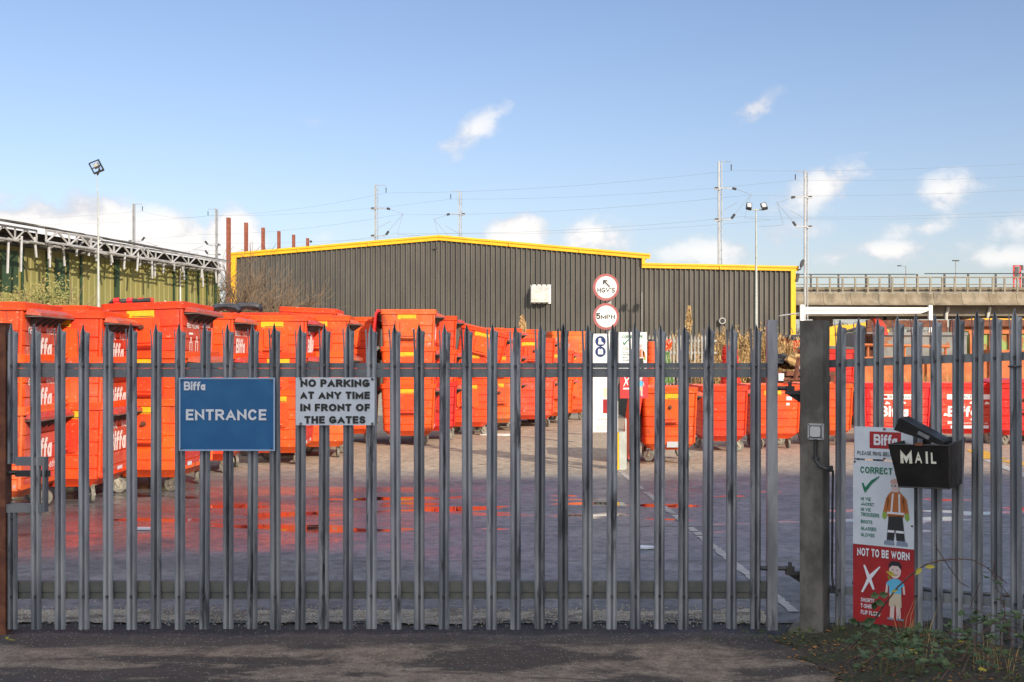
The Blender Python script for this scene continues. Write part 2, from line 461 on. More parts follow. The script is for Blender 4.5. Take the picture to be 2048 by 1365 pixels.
SKIPGREY = M('skip_grey', (.17, .175, .17), (.23, .225, .21), 3, .4, .65, .6, c3=(.28, .10, .035), scale3=2.4, lo3=.54, hi3=.62, metal=.1)
SKIPRUST = M('skip_rust', (.42, .115, .035), (.50, .17, .055), 3, .4, .65, .75, c3=(.28, .10, .045), scale3=5)
SKIPGREEN = M('skip_green', (.26, .36, .10), (.22, .31, .09), 3, .4, .65, .65, c3=(.33, .12, .03), scale3=2.4, lo3=.50, hi3=.58)
DIGGER = M('digger_yellow', (.80, .42, .012), (.72, .37, .012), 4, rough=.45, c3=(.3, .17, .03), scale3=9)
LEAF = M('leaf', (.032, .062, .022), (.065, .098, .03), 3, .4, .6, .5, hue=.0, back=(.05, .085, .03))
LEAFY = M('leaf_yellow', (.33, .27, .02), (.25, .22, .02), 5, rough=.5)
LEAFB = M('leaf_brown', (.16, .075, .02), (.22, .11, .03), 5, rough=.7)
MOSS = M('moss_leaf', (.045, .065, .016), (.085, .105, .025), 4, rough=.7)
STEM = M('bramble_stem', (.055, .026, .022), (.09, .045, .03), 8, rough=.6)
TWIG = M('bare_twig', (.20, .14, .09), (.13, .09, .06), 3, .4, .65, .85)
REED = M('dry_reed', (.50, .34, .15), (.36, .23, .095), 3, .38, .62, .85)
GRASSG = M('rough_grass', (.13, .18, .04), (.30, .27, .10), 5, .4, .6, .8)
GRASSV = M('verge_grass', (.05, .075, .02), (.10, .11, .035), 5, .4, .6, .8)
PALEF = M('dull_fence_steel', (.36, .35, .32), (.27, .26, .23), 5, rough=.6)
BUSHG = M('sage_leaf', (.20, .22, .07), (.28, .23, .08), 2, .4, .6, .7)
TREEG = M('tree_foliage', (.05, .075, .025), (.08, .10, .035), 2, rough=.7)
SACK = M('black_sack', (.02, .02, .022), (.035, .035, .04), 6, rough=.25)
FOIL = M('crumpled_foil', (.55, .55, .55), (.3, .3, .3), 7, rough=.3, metal=.3)
GREENP = M('green_plastic', (.08, .22, .035), (.06, .18, .03), 5, rough=.45)
BRICK = M('buff_brick', (.46, .40, .32), (.52, .46, .38), 1, rough=.9)  # facing of the unseen shadow caster, kept light for bounce

# ------------------------------------------------------------------ ground
def ground_mat():
    m = bpy.data.materials.new('yard_asphalt'); m.use_nodes = True
    t = NT(m.node_tree); b = t.n['Principled BSDF']
    g = t.n.new('ShaderNodeNewGeometry')
    p = g.outputs['Position']
    s = t.n.new('ShaderNodeSeparateXYZ'); t.put(s.inputs[0], p)
    x, y = s.outputs[0], s.outputs[1]
    big = t.noise(p, .35, 5, .6)
    mid = t.noise(p, 1.6, 6, .6)
    fine = t.noise(p, 38, 4, .7)
    grit = t.noise(p, 120, 3, .7)
    streak = t.noise(t.vmath('MULTIPLY', p, (.22, .9, 1)), 1.3, 6, .62)
    yy = t.math('MULTIPLY_ADD', t.math('SUBTRACT', big, .5), 3.2, y)
    # rain-wet belt across the yard; it dries out towards the far end
    xs = t.math('MULTIPLY', x, .10)
    yn = t.math('ADD', yy, t.ramp(x, -1.8, .8, 0, 2.1))
    wet = t.math('MULTIPLY', t.ramp(t.math('MULTIPLY_ADD', t.math('SUBTRACT', mid, .5), 1.6, yn), 10.4, 11.7), t.ramp(t.math('SUBTRACT', yy, xs), 18.6, 16.4))
    wet = t.math('MULTIPLY', wet, t.ramp(streak, .30, .52, .5, 1))
    wet = t.math('MULTIPLY', wet, t.ramp(t.math('MULTIPLY_ADD', t.math('SUBTRACT', mid, .5), 4.0, x), -2.2, .4, 1.0, .62))
    damp = t.ramp(yy, 20.0, 16.5)
    pud_n = t.noise(t.vmath('MULTIPLY', p, (.55, 1.5, 1)), 1.0, 4, .5, .3)
    band = t.math('MULTIPLY', t.ramp(y, 11.6, 12.4), t.ramp(y, 16.4, 15.2))
    pud = t.math('MULTIPLY', t.ramp(pud_n, .555, .62), band)
    base = t.mix(t.ramp(mid, .35, .68), (.112, .120, .134), (.195, .200, .212))
    dry = t.mix(t.ramp(mid, .35, .7), (.35, .29, .215), (.45, .375, .28))
    redd = t.ramp(x, 2.0, 6.0)
    dry = t.mix(t.math('MULTIPLY', redd, .75), dry, (.36, .255, .20))
    base = t.mix(t.math('SUBTRACT', 1.0, damp), base, dry)
    base = t.mix(t.math('MULTIPLY', t.ramp(grit, .58, .72), .5), base, (.20, .19, .18))
    base = t.mix(t.math('MULTIPLY', t.ramp(t.noise(p, .8, 5, .6), .60, .72), .55), base, (.030, .028, .028))
    mot = t.noise(p, 7.5, 8, .78)
    base = t.mix(t.math('MULTIPLY', t.ramp(mot, .47, .60), .55), base, (.045, .043, .045))
    base = t.mix(t.math('MULTIPLY', t.ramp(t.noise(p, 16, 6, .75), .58, .68), .45), base, (.26, .25, .24))
    base = t.mix(t.math('MULTIPLY', wet, .30), base, (.070, .076, .090))
    base = t.mix(pud, base, (.014, .013, .013))
    t.put(b.inputs['Base Color'], base)
    r = t.math('MULTIPLY_ADD', t.ramp(fine, .3, .7), .14, .78)
    r = t.math('ADD', r, t.math('MULTIPLY', t.math('SUBTRACT', mot, .5), .55))
    r = t.math('SUBTRACT', r, t.math('MULTIPLY', wet, .58))
    r = t.math('MULTIPLY', r, t.math('SUBTRACT', 1.0, t.math('MULTIPLY', pud, .93)))
    t.put(b.inputs['Roughness'], r)
    h = t.math('ADD', t.math('MULTIPLY', fine, .7), t.math('MULTIPLY', grit, .5))
    k = t.math('MULTIPLY', t.math('SUBTRACT', 1.0, pud), t.math('SUBTRACT', .50, t.math('MULTIPLY', wet, .455)))
    n = t.n.new('ShaderNodeBump'); t.put(n.inputs['Strength'], k); n.inputs['Distance'].default_value = .010
    t.put(n.inputs['Height'], h)
    t.put(b.inputs['Normal'], n.outputs[0])
    return m


def dirt_mat(name, c1, c2, c3, grit_c, sc=1.0, bump=.7, patch=.55, seam=False, vsc=70):
    m = bpy.data.materials.new(name); m.use_nodes = True
    t = NT(m.node_tree); b = t.n['Principled BSDF']
    p = t.n.new('ShaderNodeNewGeometry').outputs['Position']
    pa = t.noise(t.vmath('MULTIPLY', p, (.45, 1.1, 1)), 1.7 * sc, 8, .66, .4)
    mid = t.noise(p, 9 * sc, 6, .65)
    fine = t.noise(p, 65, 5, .75)
    vo = t.n.new('ShaderNodeTexVoronoi'); t.put(vo.inputs['Vector'], p); vo.inputs['Scale'].default_value = vsc
    vs = t.n.new('ShaderNodeSeparateColor'); t.put(vs.inputs[0], vo.outputs['Color'])
    c = t.mix(t.ramp(mid, .36, .64), c1, c2)
    c = t.mix(t.math('MULTIPLY', t.ramp(t.noise(p, 22, 5, .75), .54, .64), .75), c, t.mix(.5, c1, (.02, .018, .018)))
    c = t.mix(t.math('MULTIPLY', t.ramp(pa, patch - .035, patch + .035), .85), c, c3)
    if seam:          # leaf mould and tracked dirt gathered along the gate
        sy = t.n.new('ShaderNodeSeparateXYZ'); t.put(sy.inputs[0], p)
        yv = t.math('MULTIPLY_ADD', t.math('SUBTRACT', pa, .5), 1.1, sy.outputs[1])
        c = t.mix(t.math('MULTIPLY', t.ramp(yv, 7.25, 7.5), .85), c, (.048, .044, .046))
    c = t.mix(t.math('MULTIPLY', t.ramp(fine, .48, .68), .7), c, t.mix(.65, c1, (.02, .018, .018)))
    c = t.mix(t.math('MULTIPLY', t.math('MULTIPLY', t.ramp(vs.outputs[0], .86, .93), t.ramp(vo.outputs['Distance'], .42, .30)), .85), c, grit_c)
    t.put(b.inputs['Base Color'], c)
    t.put(b.inputs['Roughness'], t.ramp(pa, .5, .64, .85, .62))
    h = t.math('ADD', t.math('MULTIPLY', fine, .8), t.math('MULTIPLY', t.ramp(vo.outputs['Distance'], .5, .1), .4))
    h = t.math('ADD', h, t.math('MULTIPLY', mid, .8))
    t.put(b.inputs['Normal'], t.bump(h, bump, .014))
    return m


YARD = ground_mat()
DRIVE = dirt_mat('driveway_dirt', (.185, .142, .110), (.32, .255, .200), (.030, .026, .026), (.46, .41, .35), .8, 1.2, .50, True)
GRAVEL = dirt_mat('gravel', (.40, .36, .29), (.56, .50, .41), (.10, .09, .075), (.70, .66, .58), 2.2, 1.4, .53, False, 34)
SOIL = dirt_mat('soil', (.04, .033, .024), (.075, .06, .042), (.035, .045, .016), (.18, .15, .11), 1.4, 1.0, .5)
PAINTW = M('worn_white_paint', (.42, .41, .40), (.30, .29, .28), 9, .4, .65, .6)
PAINTY = M('worn_yellow_paint', (.62, .34, .03), (.5, .28, .03), 9, rough=.6)
JOINT = M('pale_joint', (.30, .30, .30), (.2, .2, .2), 5, rough=.75)

g = MB(); g.quad((-900, 8.04, 0), (900, 8.04, 0), (900, 1400, 0), (-900, 1400, 0))
struct('yard_ground', g, YARD)
# driveway in front of the gate: slightly uneven, meets the yard along the gate line
g = MB()
nx, ny = 90, 44
x0, x1, y0, y1 = -9.0, 9.0, -4.0, 8.10
rr_ = random.Random(3)
for j in range(ny + 1):
    for i in range(nx + 1):
        xx = x0 + (x1 - x0) * i / nx; yy_ = y0 + (y1 - y0) * j / ny
        e = 0 if j in (0, ny) or i in (0, nx) else .006 * math.sin(xx * 3.1 + yy_ * 2.2) + .005 * math.sin(xx * 7.3 - yy_ * 5.1) + rr_.uniform(-.004, .004)
        g.v.append((xx, yy_, e - .006))
for j in range(ny):
    for i in range(nx):
        a = j * (nx + 1) + i
        g.f.append((a, a + 1, a + nx + 2, a + nx + 1)); g.mi.append(0)
struct('driveway', g, DRIVE, smooth=True)
g = MB(); g.quad((-900, -400, -.03), (900, -400, -.03), (900, 8.1, -.03), (-900, 8.1, -.03))
struct('road_ground', g, DRIVE)


def strip(name, mat, x0, x1, ya, yb, z, n, jit, seed):
    r = random.Random(seed); m = MB()
    for i in range(n + 1):
        x = x0 + (x1 - x0) * i / n
        wv = jit * (1.6 * math.sin(x * 2.3) + 1.2 * math.sin(x * 5.9 + 1))
        m.v += [(x, ya + wv + r.uniform(-jit, jit), z), (x, yb - wv * .6 + r.uniform(-jit, jit), z)]
    for i in range(n):
        m.f.append((2 * i, 2 * i + 2, 2 * i + 3, 2 * i + 1)); m.mi.append(0)
    return struct(name, m, mat)


strip('gravel_strip', GRAVEL, -8, 1.75, 8.05, 8.42, .007, 300, .028, 5)
strip('concrete_joint', JOINT, -2.2, 4.3, 10.455, 10.475, .004, 40, .003, 6)
strip('concrete_joint', JOINT, -.25, 2.2, 12.55, 12.575, .004, 20, .004, 7)
strip('concrete_joint', JOINT, 2.7, 4.3, 9.93, 9.95, .004, 20, .004, 8)
strip('concrete_joint', JOINT, 2.9, 5.3, 12.0, 12.02, .004, 20, .004, 9)
# worn white line running up the yard to the sign post
r = random.Random(9)
m = MB()
for i in range(150):
    ya = 8.37 + (18.4 - 8.37) * i / 150; yb = ya + (18.4 - 8.37) / 150
    t_ = i / 150; xc = 1.97 + (1.66 - 1.97) * t_
    if 60 < i < 66 or 107 < i < 113 or r.random() < (.05 if i > 40 else .02): continue
    wd = .040 * r.uniform(.80, 1.08); o = r.uniform(-.006, .006)
    m.quad((xc - wd + o, ya, .006), (xc + wd + o, ya, .006), (xc + wd + o, yb + .01, .006), (xc - wd + o, yb + .01, .006))
struct('white_line', m, PAINTW)
m = MB()
m.quad((8.05, 20.6, .006), (8.5, 20.6, .006), (8.85, 22.6, .006), (8.55, 22.6, .006))
m.quad((8.3, 18.7, .006), (8.75, 18.7, .006), (8.5, 20.3, .006), (8.2, 20.3, .006))
struct('yellow_line', m, PAINTY)
m = MB()
m.quad((8.0, 20.4, .007), (8.14, 20.4, .007), (7.42, 16.2, .007), (7.22, 16.2, .007))
struct('white_line', m, PAINTW)
# planted verge at the foot of the right-hand fence
m = MB()
nx, ny = 60, 110
vx0, vx1, vy0, vy1 = 1.72, 6.0, 3.6, 7.75
r = random.Random(21)
def verge_edge(y): return 1.74 + .03 * math.sin(y * 4) + .035 * math.sin(y * 11.3 + 1) + .022 * math.sin(y * 27 + 2) + .012 * math.sin(y * 61) + max(0, (7.2 - y)) * .02 + (.28 if y < 5.6 else 0) * min(1, (5.6 - y) * 2 if y < 5.6 else 0)
def verge_z(x, y):
    d = max(0, x - verge_edge(y))
    return min(.075, d * .12) + .008 * math.sin(x * 9 + y * 5) * min(1, d * 6) + .006 * math.sin(x * 23 - y * 17) * min(1, d * 6)
for j in range(ny + 1):
    for i in range(nx + 1):
        y = vy0 + (vy1 - vy0) * j / ny
        x = verge_edge(y) + (vx1 - verge_edge(y)) * (i / nx) ** 1.6
        m.v.append((x, y, verge_z(x, y) + (-.03 if i == 0 else r.uniform(0, .012)) + .004))
for j in range(ny):
    for i in range(nx):
        a = j * (nx + 1) + i
        m.f.append((a, a + 1, a + nx + 2, a + nx + 1)); m.mi.append(0)
struct('verge', m, SOIL, smooth=True)
# earth bank beyond the yard, where the reeds grow
m = MB()
prof = [(30.5, -.05), (32, .5), (34, .95), (37, 1.2), (42, 1.15), (47, .3), (49, -.05)]
n = 40
for i in range(n + 1):
    x = 3.2 + 8.2 * i / n
    e = min(1, min(i, n - i) / 4)
    for (y, z) in prof: m.v.append((x, y + .3 * math.sin(i * 1.3), z * e * (1 + .12 * math.sin(i * .9 + y)) - .02))
k = len(prof)
for i in range(n):
    for j in range(k - 1):
        m.f.append((i * k + j, (i + 1) * k + j, (i + 1) * k + j + 1, i * k + j + 1)); m.mi.append(0)
struct('earth_bank', m, SOIL, smooth=True)
# ------------------------------------------------------------------ unseen building added behind the viewer, roofline shaped for the shadow over the gate
b = thing('shadow_caster', 'unseen tall brick block added behind the viewer to cast shadow over the gate', 'building', (0, -25, 0))
prof = [(12.5, 0), (12.5, 19.0), (15.5, 19.8), (17, 20.45), (18.2, 20.7), (19.4, 21.4), (20.6, 21.6), (22, 22.35), (23.2, 22.3), (25, 23.2), (27.3, 23.55), (28.5, 23.35), (31, 23.85), (33, 23.7), (36, 24.1), (42, 24.2), (60, 24), (60, 0)]
m = MB(); m.prism(prof, lambda a, c, t: (a, t, c), 0, -12); m.build('wall', BRICK, b)
m = MB()
for xx in range(14, 58, 4):
    for zz in (1.2, 4.6, 8.0, 11.4, 14.8):
        m.bb(xx, xx + 1.6, .002, .05, zz, zz + 1.6)
m.build('window', DARKMETAL, b)

# ------------------------------------------------------------------ warehouse
YW = 60.0
wh = thing('warehouse', 'dark corrugated steel warehouse with yellow trim along its low gable', 'warehouse', (0, 0, 0))
def wx(u): return px(u, YW)
def wz(v): return pz(v, YW)
xl, xa, xr, xe = wx(468), wx(878), wx(1285), wx(1588)
zl, za, zr = wz(510), wz(478), wz(516)
ze0, ze1 = wz(534), wz(540)
def roof_z(x):
    if x < xa: return zl + (za - zl) * (x - xl) / (xa - xl)
    if x <= xr: return za + (zr - za) * (x - xa) / (xr - xa)
    return ze0 + (ze1 - ze0) * (x - xr) / (xe - xr)
def clad(x0, x1, pitch):
    m = MB(); xs = []
    x = x0
    while x < x1:
        for dx, dy in ((0, 0), (.30, 0), (.40, -.095), (.66, -.095), (.76, 0)):
            xx = x + dx * pitch
            if xx <= x1 and (not xs or xx > xs[-1][0] + 1e-4): xs.append((xx, YW + dy))
        x += pitch
    for xx, yy in xs: m.v += [(xx, yy, -.1), (xx, yy, roof_z(xx))]
    for i in range(len(xs) - 1): m.f.append((2 * i, 2 * i + 2, 2 * i + 3, 2 * i + 1)); m.mi.append(0)
    return m
clad(xl, xr, .25).build('front_wall', CLAD, wh)
clad(xr + .002, xe, .25).build('extension_wall', CLAD, wh)
D = 14
m = MB()
m.quad((xl, YW, 0), (xl, YW + D, 0), (xl, YW + D, zl), (xl, YW, zl))
m.quad((xe, YW, 0), (xe, YW + D, 0), (xe, YW + D, ze1), (xe, YW, ze1))
m.quad((xr, YW, ze0 - .3), (xr, YW + D, ze0 - .3), (xr, YW + D, zr), (xr, YW, zr))
m.add([(xl, YW + D, 0), (xe, YW + D, 0), (xe, YW + D, ze1), (xr, YW + D, zr), (xa, YW + D, za), (xl, YW + D, zl)], [(0, 1, 2, 3, 4, 5)])
m.build('side_wall', CLAD, wh)
m = MB()
for (p0, p1) in (((xl - .2, zl + .04), (xa, za + .1)), ((xa, za + .1), (xr + .35, zr + .04)), ((xr, ze0 + .08), (xe + .15, ze1 + .08))):
    m.hexa([(p0[0], YW - .1, p0[1]), (p1[0], YW - .1, p1[1]), (p1[0], YW + D, p1[1]), (p0[0], YW + D, p0[1]),
            (p0[0], YW - .1, p0[1] + .06), (p1[0], YW - .1, p1[1] + .06), (p1[0], YW + D, p1[1] + .06), (p0[0], YW + D, p0[1] + .06)])
m.build('roof', ROOFGREY, wh)
def verge_trim(x0, z0, x1, z1, h):
    m = MB()
    y0, y1 = YW - .2, YW - .102
    for a, b_, off in ((0, .62, .05), (.62, 1, 0)):
        m.hexa([(x0, y0 + off, z0 - h + h * a), (x1, y0 + off, z1 - h + h * a), (x1, y1, z1 - h + h * a), (x0, y1, z0 - h + h * a),
                (x0, y0 + off, z0 - h + h * b_), (x1, y0 + off, z1 - h + h * b_), (x1, y1, z1 - h + h * b_), (x0, y1, z0 - h + h * b_)])
    # lapped joints between trim lengths
    n = max(2, int(abs(x1 - x0) / 2.75))
    for i in range(1, n):
        t = i / n; x = x0 + (x1 - x0) * t; z = z0 + (z1 - z0) * t
        m.bb(x - .03, x + .03, y0 - .006, y1, z - h - .004, z + .004)
    m.build('verge_trim', TRIM, wh)
verge_trim(wx(457), wz(507), xa - .002, wz(471), .26)
verge_trim(xa + .002, wz(471), wx(1300), wz(508.5), .26)
verge_trim(wx(1283), wz(526.5), wx(1596), wz(533), .25)
m = MB(); m.bb(wx(1283), wx(1290), YW - .19, YW - .11, wz(527.5), wz(516)); m.build('step_trim', TRIM, wh)
m = MB(); m.bb(wx(463), wx(474), YW - .16, YW + .1, 0, wz(513.5)); m.build('corner_trim', TRIM, wh)
m = MB(); m.bb(wx(1580.5), wx(1590), YW - .16, YW + .1, 0, wz(541.5)); m.build('corner_trim', TRIM, wh)
# louvred duct outlet on the wall
m = MB()
u0, u1 = wx(1062), wx(1098)
m.add([(u0, YW - .05, wz(571)), (u1, YW - .05, wz(571)), (u1, YW - .05, wz(606)), (u0, YW - .05, wz(606)),
       (u0, YW - .55, wz(584)), (u1, YW - .55, wz(584)), (u1, YW - .55, wz(606)), (u0, YW - .55, wz(606))],
      [(4, 5, 1, 0), (7, 6, 5, 4), (0, 3, 7, 4), (1, 5, 6, 2), (3, 2, 6, 7)])
vent = m.build('vent_hood', VENT, wh)
m = MB(); m.bb(wx(1061), wx(1104), YW - .075, YW - .048, wz(608), wz(570)); m.build('flange', WHITE, vent)
# bits fixed to the wall
m = MB()
cx_, cz_ = wx(1443), wz(642.5)
m.tube([(cx_, YW - .05, cz_), (cx_, YW - .3, cz_)], .16, 14); m.build('vent_cowl', VENT, wh, True)
m = MB(); m.tube([(cx_, YW - .302, cz_), (cx_, YW - .31, cz_)], .125, 14); m.build('vent_mouth', BLACKP, wh)
m = MB(); m.tube([(wx(1283.5), YW - .08, wz(585)), (wx(1283.5), YW - .08, wz(664))], .018, 6); m.build('conduit', WHITE, wh)
m = MB(); m.box((wx(871), YW - .12, wz(497)), (.20, .1, .05), mat=Matrix.Rotation(-.35, 4, 'Y')); m.build('bracket', DARKMETAL, wh)
m = MB(); x = wx(622); m.box((x, YW - .05, wz(487) + .08), (.1, .1, .1)); m.build('roof_lamp', DARKMETAL, wh)
# floodlight fixed to the eave at the right-hand corner
m = MB()
m.tube([(wx(1592), YW - .05, wz(542)), (wx(1598), YW - .3, wz(540)), (wx(1600), YW - .3, wz(535))], .03, 6)
m.box((wx(1593.5), YW - .1, wz(556)), (.14, .2, .42), mat=Matrix.Rotation(.25, 4, 'Y'))
m.build('lamp_bracket', DARKMETAL, wh)
m = MB()
m.prism(ell(0, 0, .085, .20, 14), lambda a, c, t: (wx(1601.5) + a + .25 * c, YW - .3 + t, wz(528) + c), -.12, .12)
m.build('eave_floodlight', DARKMETAL, wh)

# ------------------------------------------------------------------ twin floodlight mast in the yard
YP = 52.5
fm = thing('floodlight_mast', 'slim white floodlight mast with twin lamp heads before the dark warehouse', 'floodlight', (px(1512.5, YP), YP, 0))
m = MB(); m.tube([(0, 0, 0), (0, 0, 4), (-.01, 0, pz(418, YP))], [.07, .06, .028], 10); m.build('pole', POSTGREY, fm, True)
zt = pz(421, YP)
m = MB(); m.tube([(-.34, 0, zt + .02), (.34, 0, zt + .02)], .025, 6); m.build('crossbar', POSTGREY, fm)
for sgn in (-1, 1):
    m = MB(); A = Matrix.Rotation(R(-12 * sgn), 4, 'Y') @ Matrix.Rotation(R(-38), 4, 'X')
    c = Vector((sgn * .33, -.05, pz(413.5, YP)))
    m.box(c, (.24, .13, .33), mat=A)
    h = m.build('lamp_head', DARKMETAL, fm)
    m = MB(); m.box(c + A @ Vector((0, -.07, .01)), (.17, .012, .22), mat=A); m.build('lens', LAMPGLASS, h)

# ------------------------------------------------------------------ green shed with open truss eaves
A0, B0 = Vector((-17.1, 40.0, 0)), Vector((-12.75, 52.0, 0))
dv = (B0 - A0).normalized(); nv = Vector((dv.y, -dv.x, 0))          # out of the wall, towards the yard
L = (B0 - A0).length
E0 = -6.0
sh = thing('green_shed', 'green corrugated metal shed with projecting scaffold trusses under a dark roof', 'shed', A0, math.atan2(dv.y, dv.x))
# local axes: x along the wall away from the viewer, -y out towards the yard
HS = 5.46
r = random.Random(5)
m = MB(); x = E0; xs = []
while x < L:
    xs += [(x, 0), (x + .20, 0), (x + .23, .03), (x + .27, .03), (x + .30, 0)]
    x += .30
xs.append((L, 0))
for a, c in xs: m.v += [(a, c, -.1), (a, c, HS)]
for i in range(len(xs) - 1): m.f.append((2 * i, 2 * i + 2, 2 * i + 3, 2 * i + 1)); m.mi.append(0)
wall = m.build('side_wall', GREENW, sh)
m = MB(); m.quad((L, 0, 0), (L, 7, 0), (L, 7, HS), (L, 0, HS)); m.quad((L, 7, 0), (E0, 7, 0), (E0, 7, HS), (L, 7, HS)); m.build('end_wall', GREEND, sh)
m = MB()
for a, wd, z0, z1 in ((.45, .40, 3.9, 5.3), (-.6, .5, 4.0, 5.3), (2.9, .25, 3.9, 5.2)):
    m = MB(); m.bb(a - wd, a + wd, -.035, -.012, z0, z1); m.build('patch_sheet', GREEND, sh)
for a, wd in ((-.15, .05), (1.05, .06), (2.25, .05), (3.3, .045), (4.0, .05), (6.0, .14), (9.6, .05), (10.45, .05), (11.3, .04), (11.9, .035), (12.55, .09)):
    m = MB(); m.bb(a - wd, a + wd, -.05, -.01, 0, HS - .05); m.build('flashing_strip', GREEND, sh)
for a in (9.0, 10.0):
    m = MB(); m.tube([(a, -.07, 0), (a - .05, -.07, HS - (1.5 if a < 9.5 else 0))], .028, 6); m.build('downpipe', WHITE, sh)
# roof: thin sheet sloping up away, ragged lower edge
OV = 1.5
m = MB(); m.hexa([(E0, .05, HS - .02), (L, .05, HS - .02), (L, .1, HS - .02), (E0, .1, HS - .02), (E0, .05, 6.15), (L, .05, 5.8), (L, .1, 5.8), (E0, .1, 6.15)]); m.build('eaves_gap_shade', ROOFDARK, sh)  # dark board standing in for the unlit gap under the roof
m = MB(); n = 90
for i in range(n + 1):
    a = E0 + (L - E0) * i / n; ov = OV - max(0, a) / L * .9
    zf = 6.02 - .019 * a; w_ = r.uniform(-.03, .03)
    m.v += [(a, -ov + w_, zf + r.uniform(-.02, .02)), (a, 4.5, zf + 1.0), (a, -ov + w_, zf + .035 + r.uniform(0, .03)), (a, 4.5, zf + 1.035)]
for i in range(n):
    q = 4 * i
    m.f += [(q, q + 1, q + 5, q + 4), (q + 2, q + 6, q + 7, q + 3), (q, q + 4, q + 6, q + 2)]; m.mi += [0] * 3
m.build('roof', ROOFDARK, sh)
def girder(x0, x1, y, zt, zb, step, rad=.036):
    m = MB()
    zt2, zb2 = zt - .018 * (x1 - x0), zb - .018 * (x1 - x0)
    m.tube([(x0, y, zt), (x1, y, zt2)], rad, 6); m.tube([(x0, y, zb), (x1, y, zb2)], rad, 6)
    k = max(1, int(round((x1 - x0) / step)))
    for i in range(k + 1):
        a = x0 + (x1 - x0) * i / k; dz = -.018 * (a - x0)
        if i % 2 == 0: m.tube([(a, y, zb + dz), (a, y, zt + dz)], rad * .9, 5)
        if i < k:
            c = x0 + (x1 - x0) * (i + 1) / k; d2 = -.018 * (c - x0)
            m.tube([(a, y, (zb if i % 2 == 0 else zt) + dz), (c, y, (zt if i % 2 == 0 else zb) + d2)], rad * .9, 5)
    return m
girder(.6, 3.4, -1.42, 5.95, 5.56, .56, .042).build('roof_truss', SCAFF, sh)
girder(2.6, 6.6, -1.0, 5.90, 5.52, .50, .042).build('roof_truss', SCAFF, sh)
girder(6.2, 12.1, -.85, 5.85, 5.47, .55, .034).build('roof_truss', SCAFF, sh)
girder(-5.5, .4, -1.2, 6.02, 5.6, .5, .036).build('roof_truss', SCAFF, sh)
girder(-5.5, 12.4, -.35, 5.98, 5.6, .8, .03).build('roof_truss', ROOFDARK, sh)
for i in range(28):
    a = -3.0 + 14.9 * i / 27 + r.uniform(-.12, .12)
    z = 5.53 - .018 * a + r.uniform(-.08, .08); y1 = -r.uniform(.95, 1.5) + max(0, a) * .045
    m = MB(); m.tube([(a, .3, z + .12), (a + r.uniform(-.1, .1), y1, z)], .034, 6); m.build('cross_tube', SCAFF, sh)
    ln = r.choice((.25, .35, .5, .55, .7)) * (1 if a > 0 else 1.5)
    m = MB(); m.tube([(a, y1 + .06, z + .12), (a + r.uniform(-.10, .10), y1 + .04, z - ln)], .044, 7); m.build('hanging_tube', SCAFF, sh)
for i in range(11):
    a = -1 + 1.0 * i; z = 5.52 - .014 * a
    m = MB(); m.tube([(a, -1.05 - .25 * (i % 2), z), (a + r.uniform(1.0, 1.8), -1.05 - .25 * (i % 2), z - .04)], .034, 6); m.build('ledger_tube', SCAFF, sh)

# ------------------------------------------------------------------ lamp post by the shed
YL = 36.0
lp = thing('lamp_post', 'tall pale lamp post with a dark angled lamp head by the green shed', 'lamp post', (px(197, YL), YL, 0))
m = MB(); zt = pz(350, YL); m.tube([(0, 0, 0), (0, 0, 3), (-.01, 0, pz(458, YL)), (-.03, 0, zt)], [.05, .044, .024, .010], 10); m.build('pole', POSTGREY, lp, True)
m = MB()
A = Matrix.Rotation(R(-22), 4, 'Y') @ Matrix.Rotation(R(25), 4, 'X')
c = Vector((-.02, -.1, pz(335, YL)))
for (dx, dz, w_, h_) in ((-.16, 0, .02, .34), (.14, 0, .03, .34), (0, .17, .32, .025), (0, -.16, .30, .05), (0, 0, .26, .02)):
    m.box(c + A @ Vector((dx, 0, dz)), (w_, .09, h_), mat=A)
h = m.build('lamp_head', DARKMETAL, lp)
m = MB(); m.box(c + A @ Vector((0, .03, .02)), (.17, .012, .17), mat=A); m.build('lens', LAMPGLASS, h)
m = MB(); m.tube([(-.03, 0, zt), (.02, -.05, pz(347, YL) + .02), (.06, -.08, pz(338, YL))], .03, 6); m.build('bracket', DARKMETAL, lp)

# ------------------------------------------------------------------ rusty steel columns
cols = [(457.5, 436, 59.0, 3.3), (492.5, 446, 76.5, 3.1), (526.5, 456, 79, 2.9), (558, 463, 81.5, 2.7), (587.5, 470, 84, 2.6), (615.5, 477, 86.5, 2.5)]
ords = ['tallest rusty steel column standing free at the corner of the dark warehouse', 'rusty steel column rising behind the yellow trim, nearest the warehouse corner',
        'rusty column second along the row rising behind the yellow trim', 'rusty column third along the row rising behind the yellow trim',
        'rusty column fourth along the row rising behind the yellow trim', 'shortest rusty column, last of the row behind the yellow trim']
for (u, v, Y, hw), lab in zip(cols, ords):
    o = thing('steel_column', lab, 'steel column', (px(u, Y), Y, 0), 0, 'rusty steel columns beside the warehouse')
    k = hw / F * Y; z = pz(v, Y); m = MB()
    m.bb(-k, k, -.115, -.10, 0, z); m.bb(-k, k, .10, .115, 0, z); m.bb(-.012, .012, -.1, .1, 0, z)
    for q in (-1, 1): m.bb(q * k - .012, q * k + .012, -.14, -.116, 0, z)
    m.build('column_section', RUSTCOL, o)
    m = MB(); m.bb(-k * 1.5, k * 1.5, -.2, .2, 0, .03); m.build('base_plate', RUSTCOL, o)

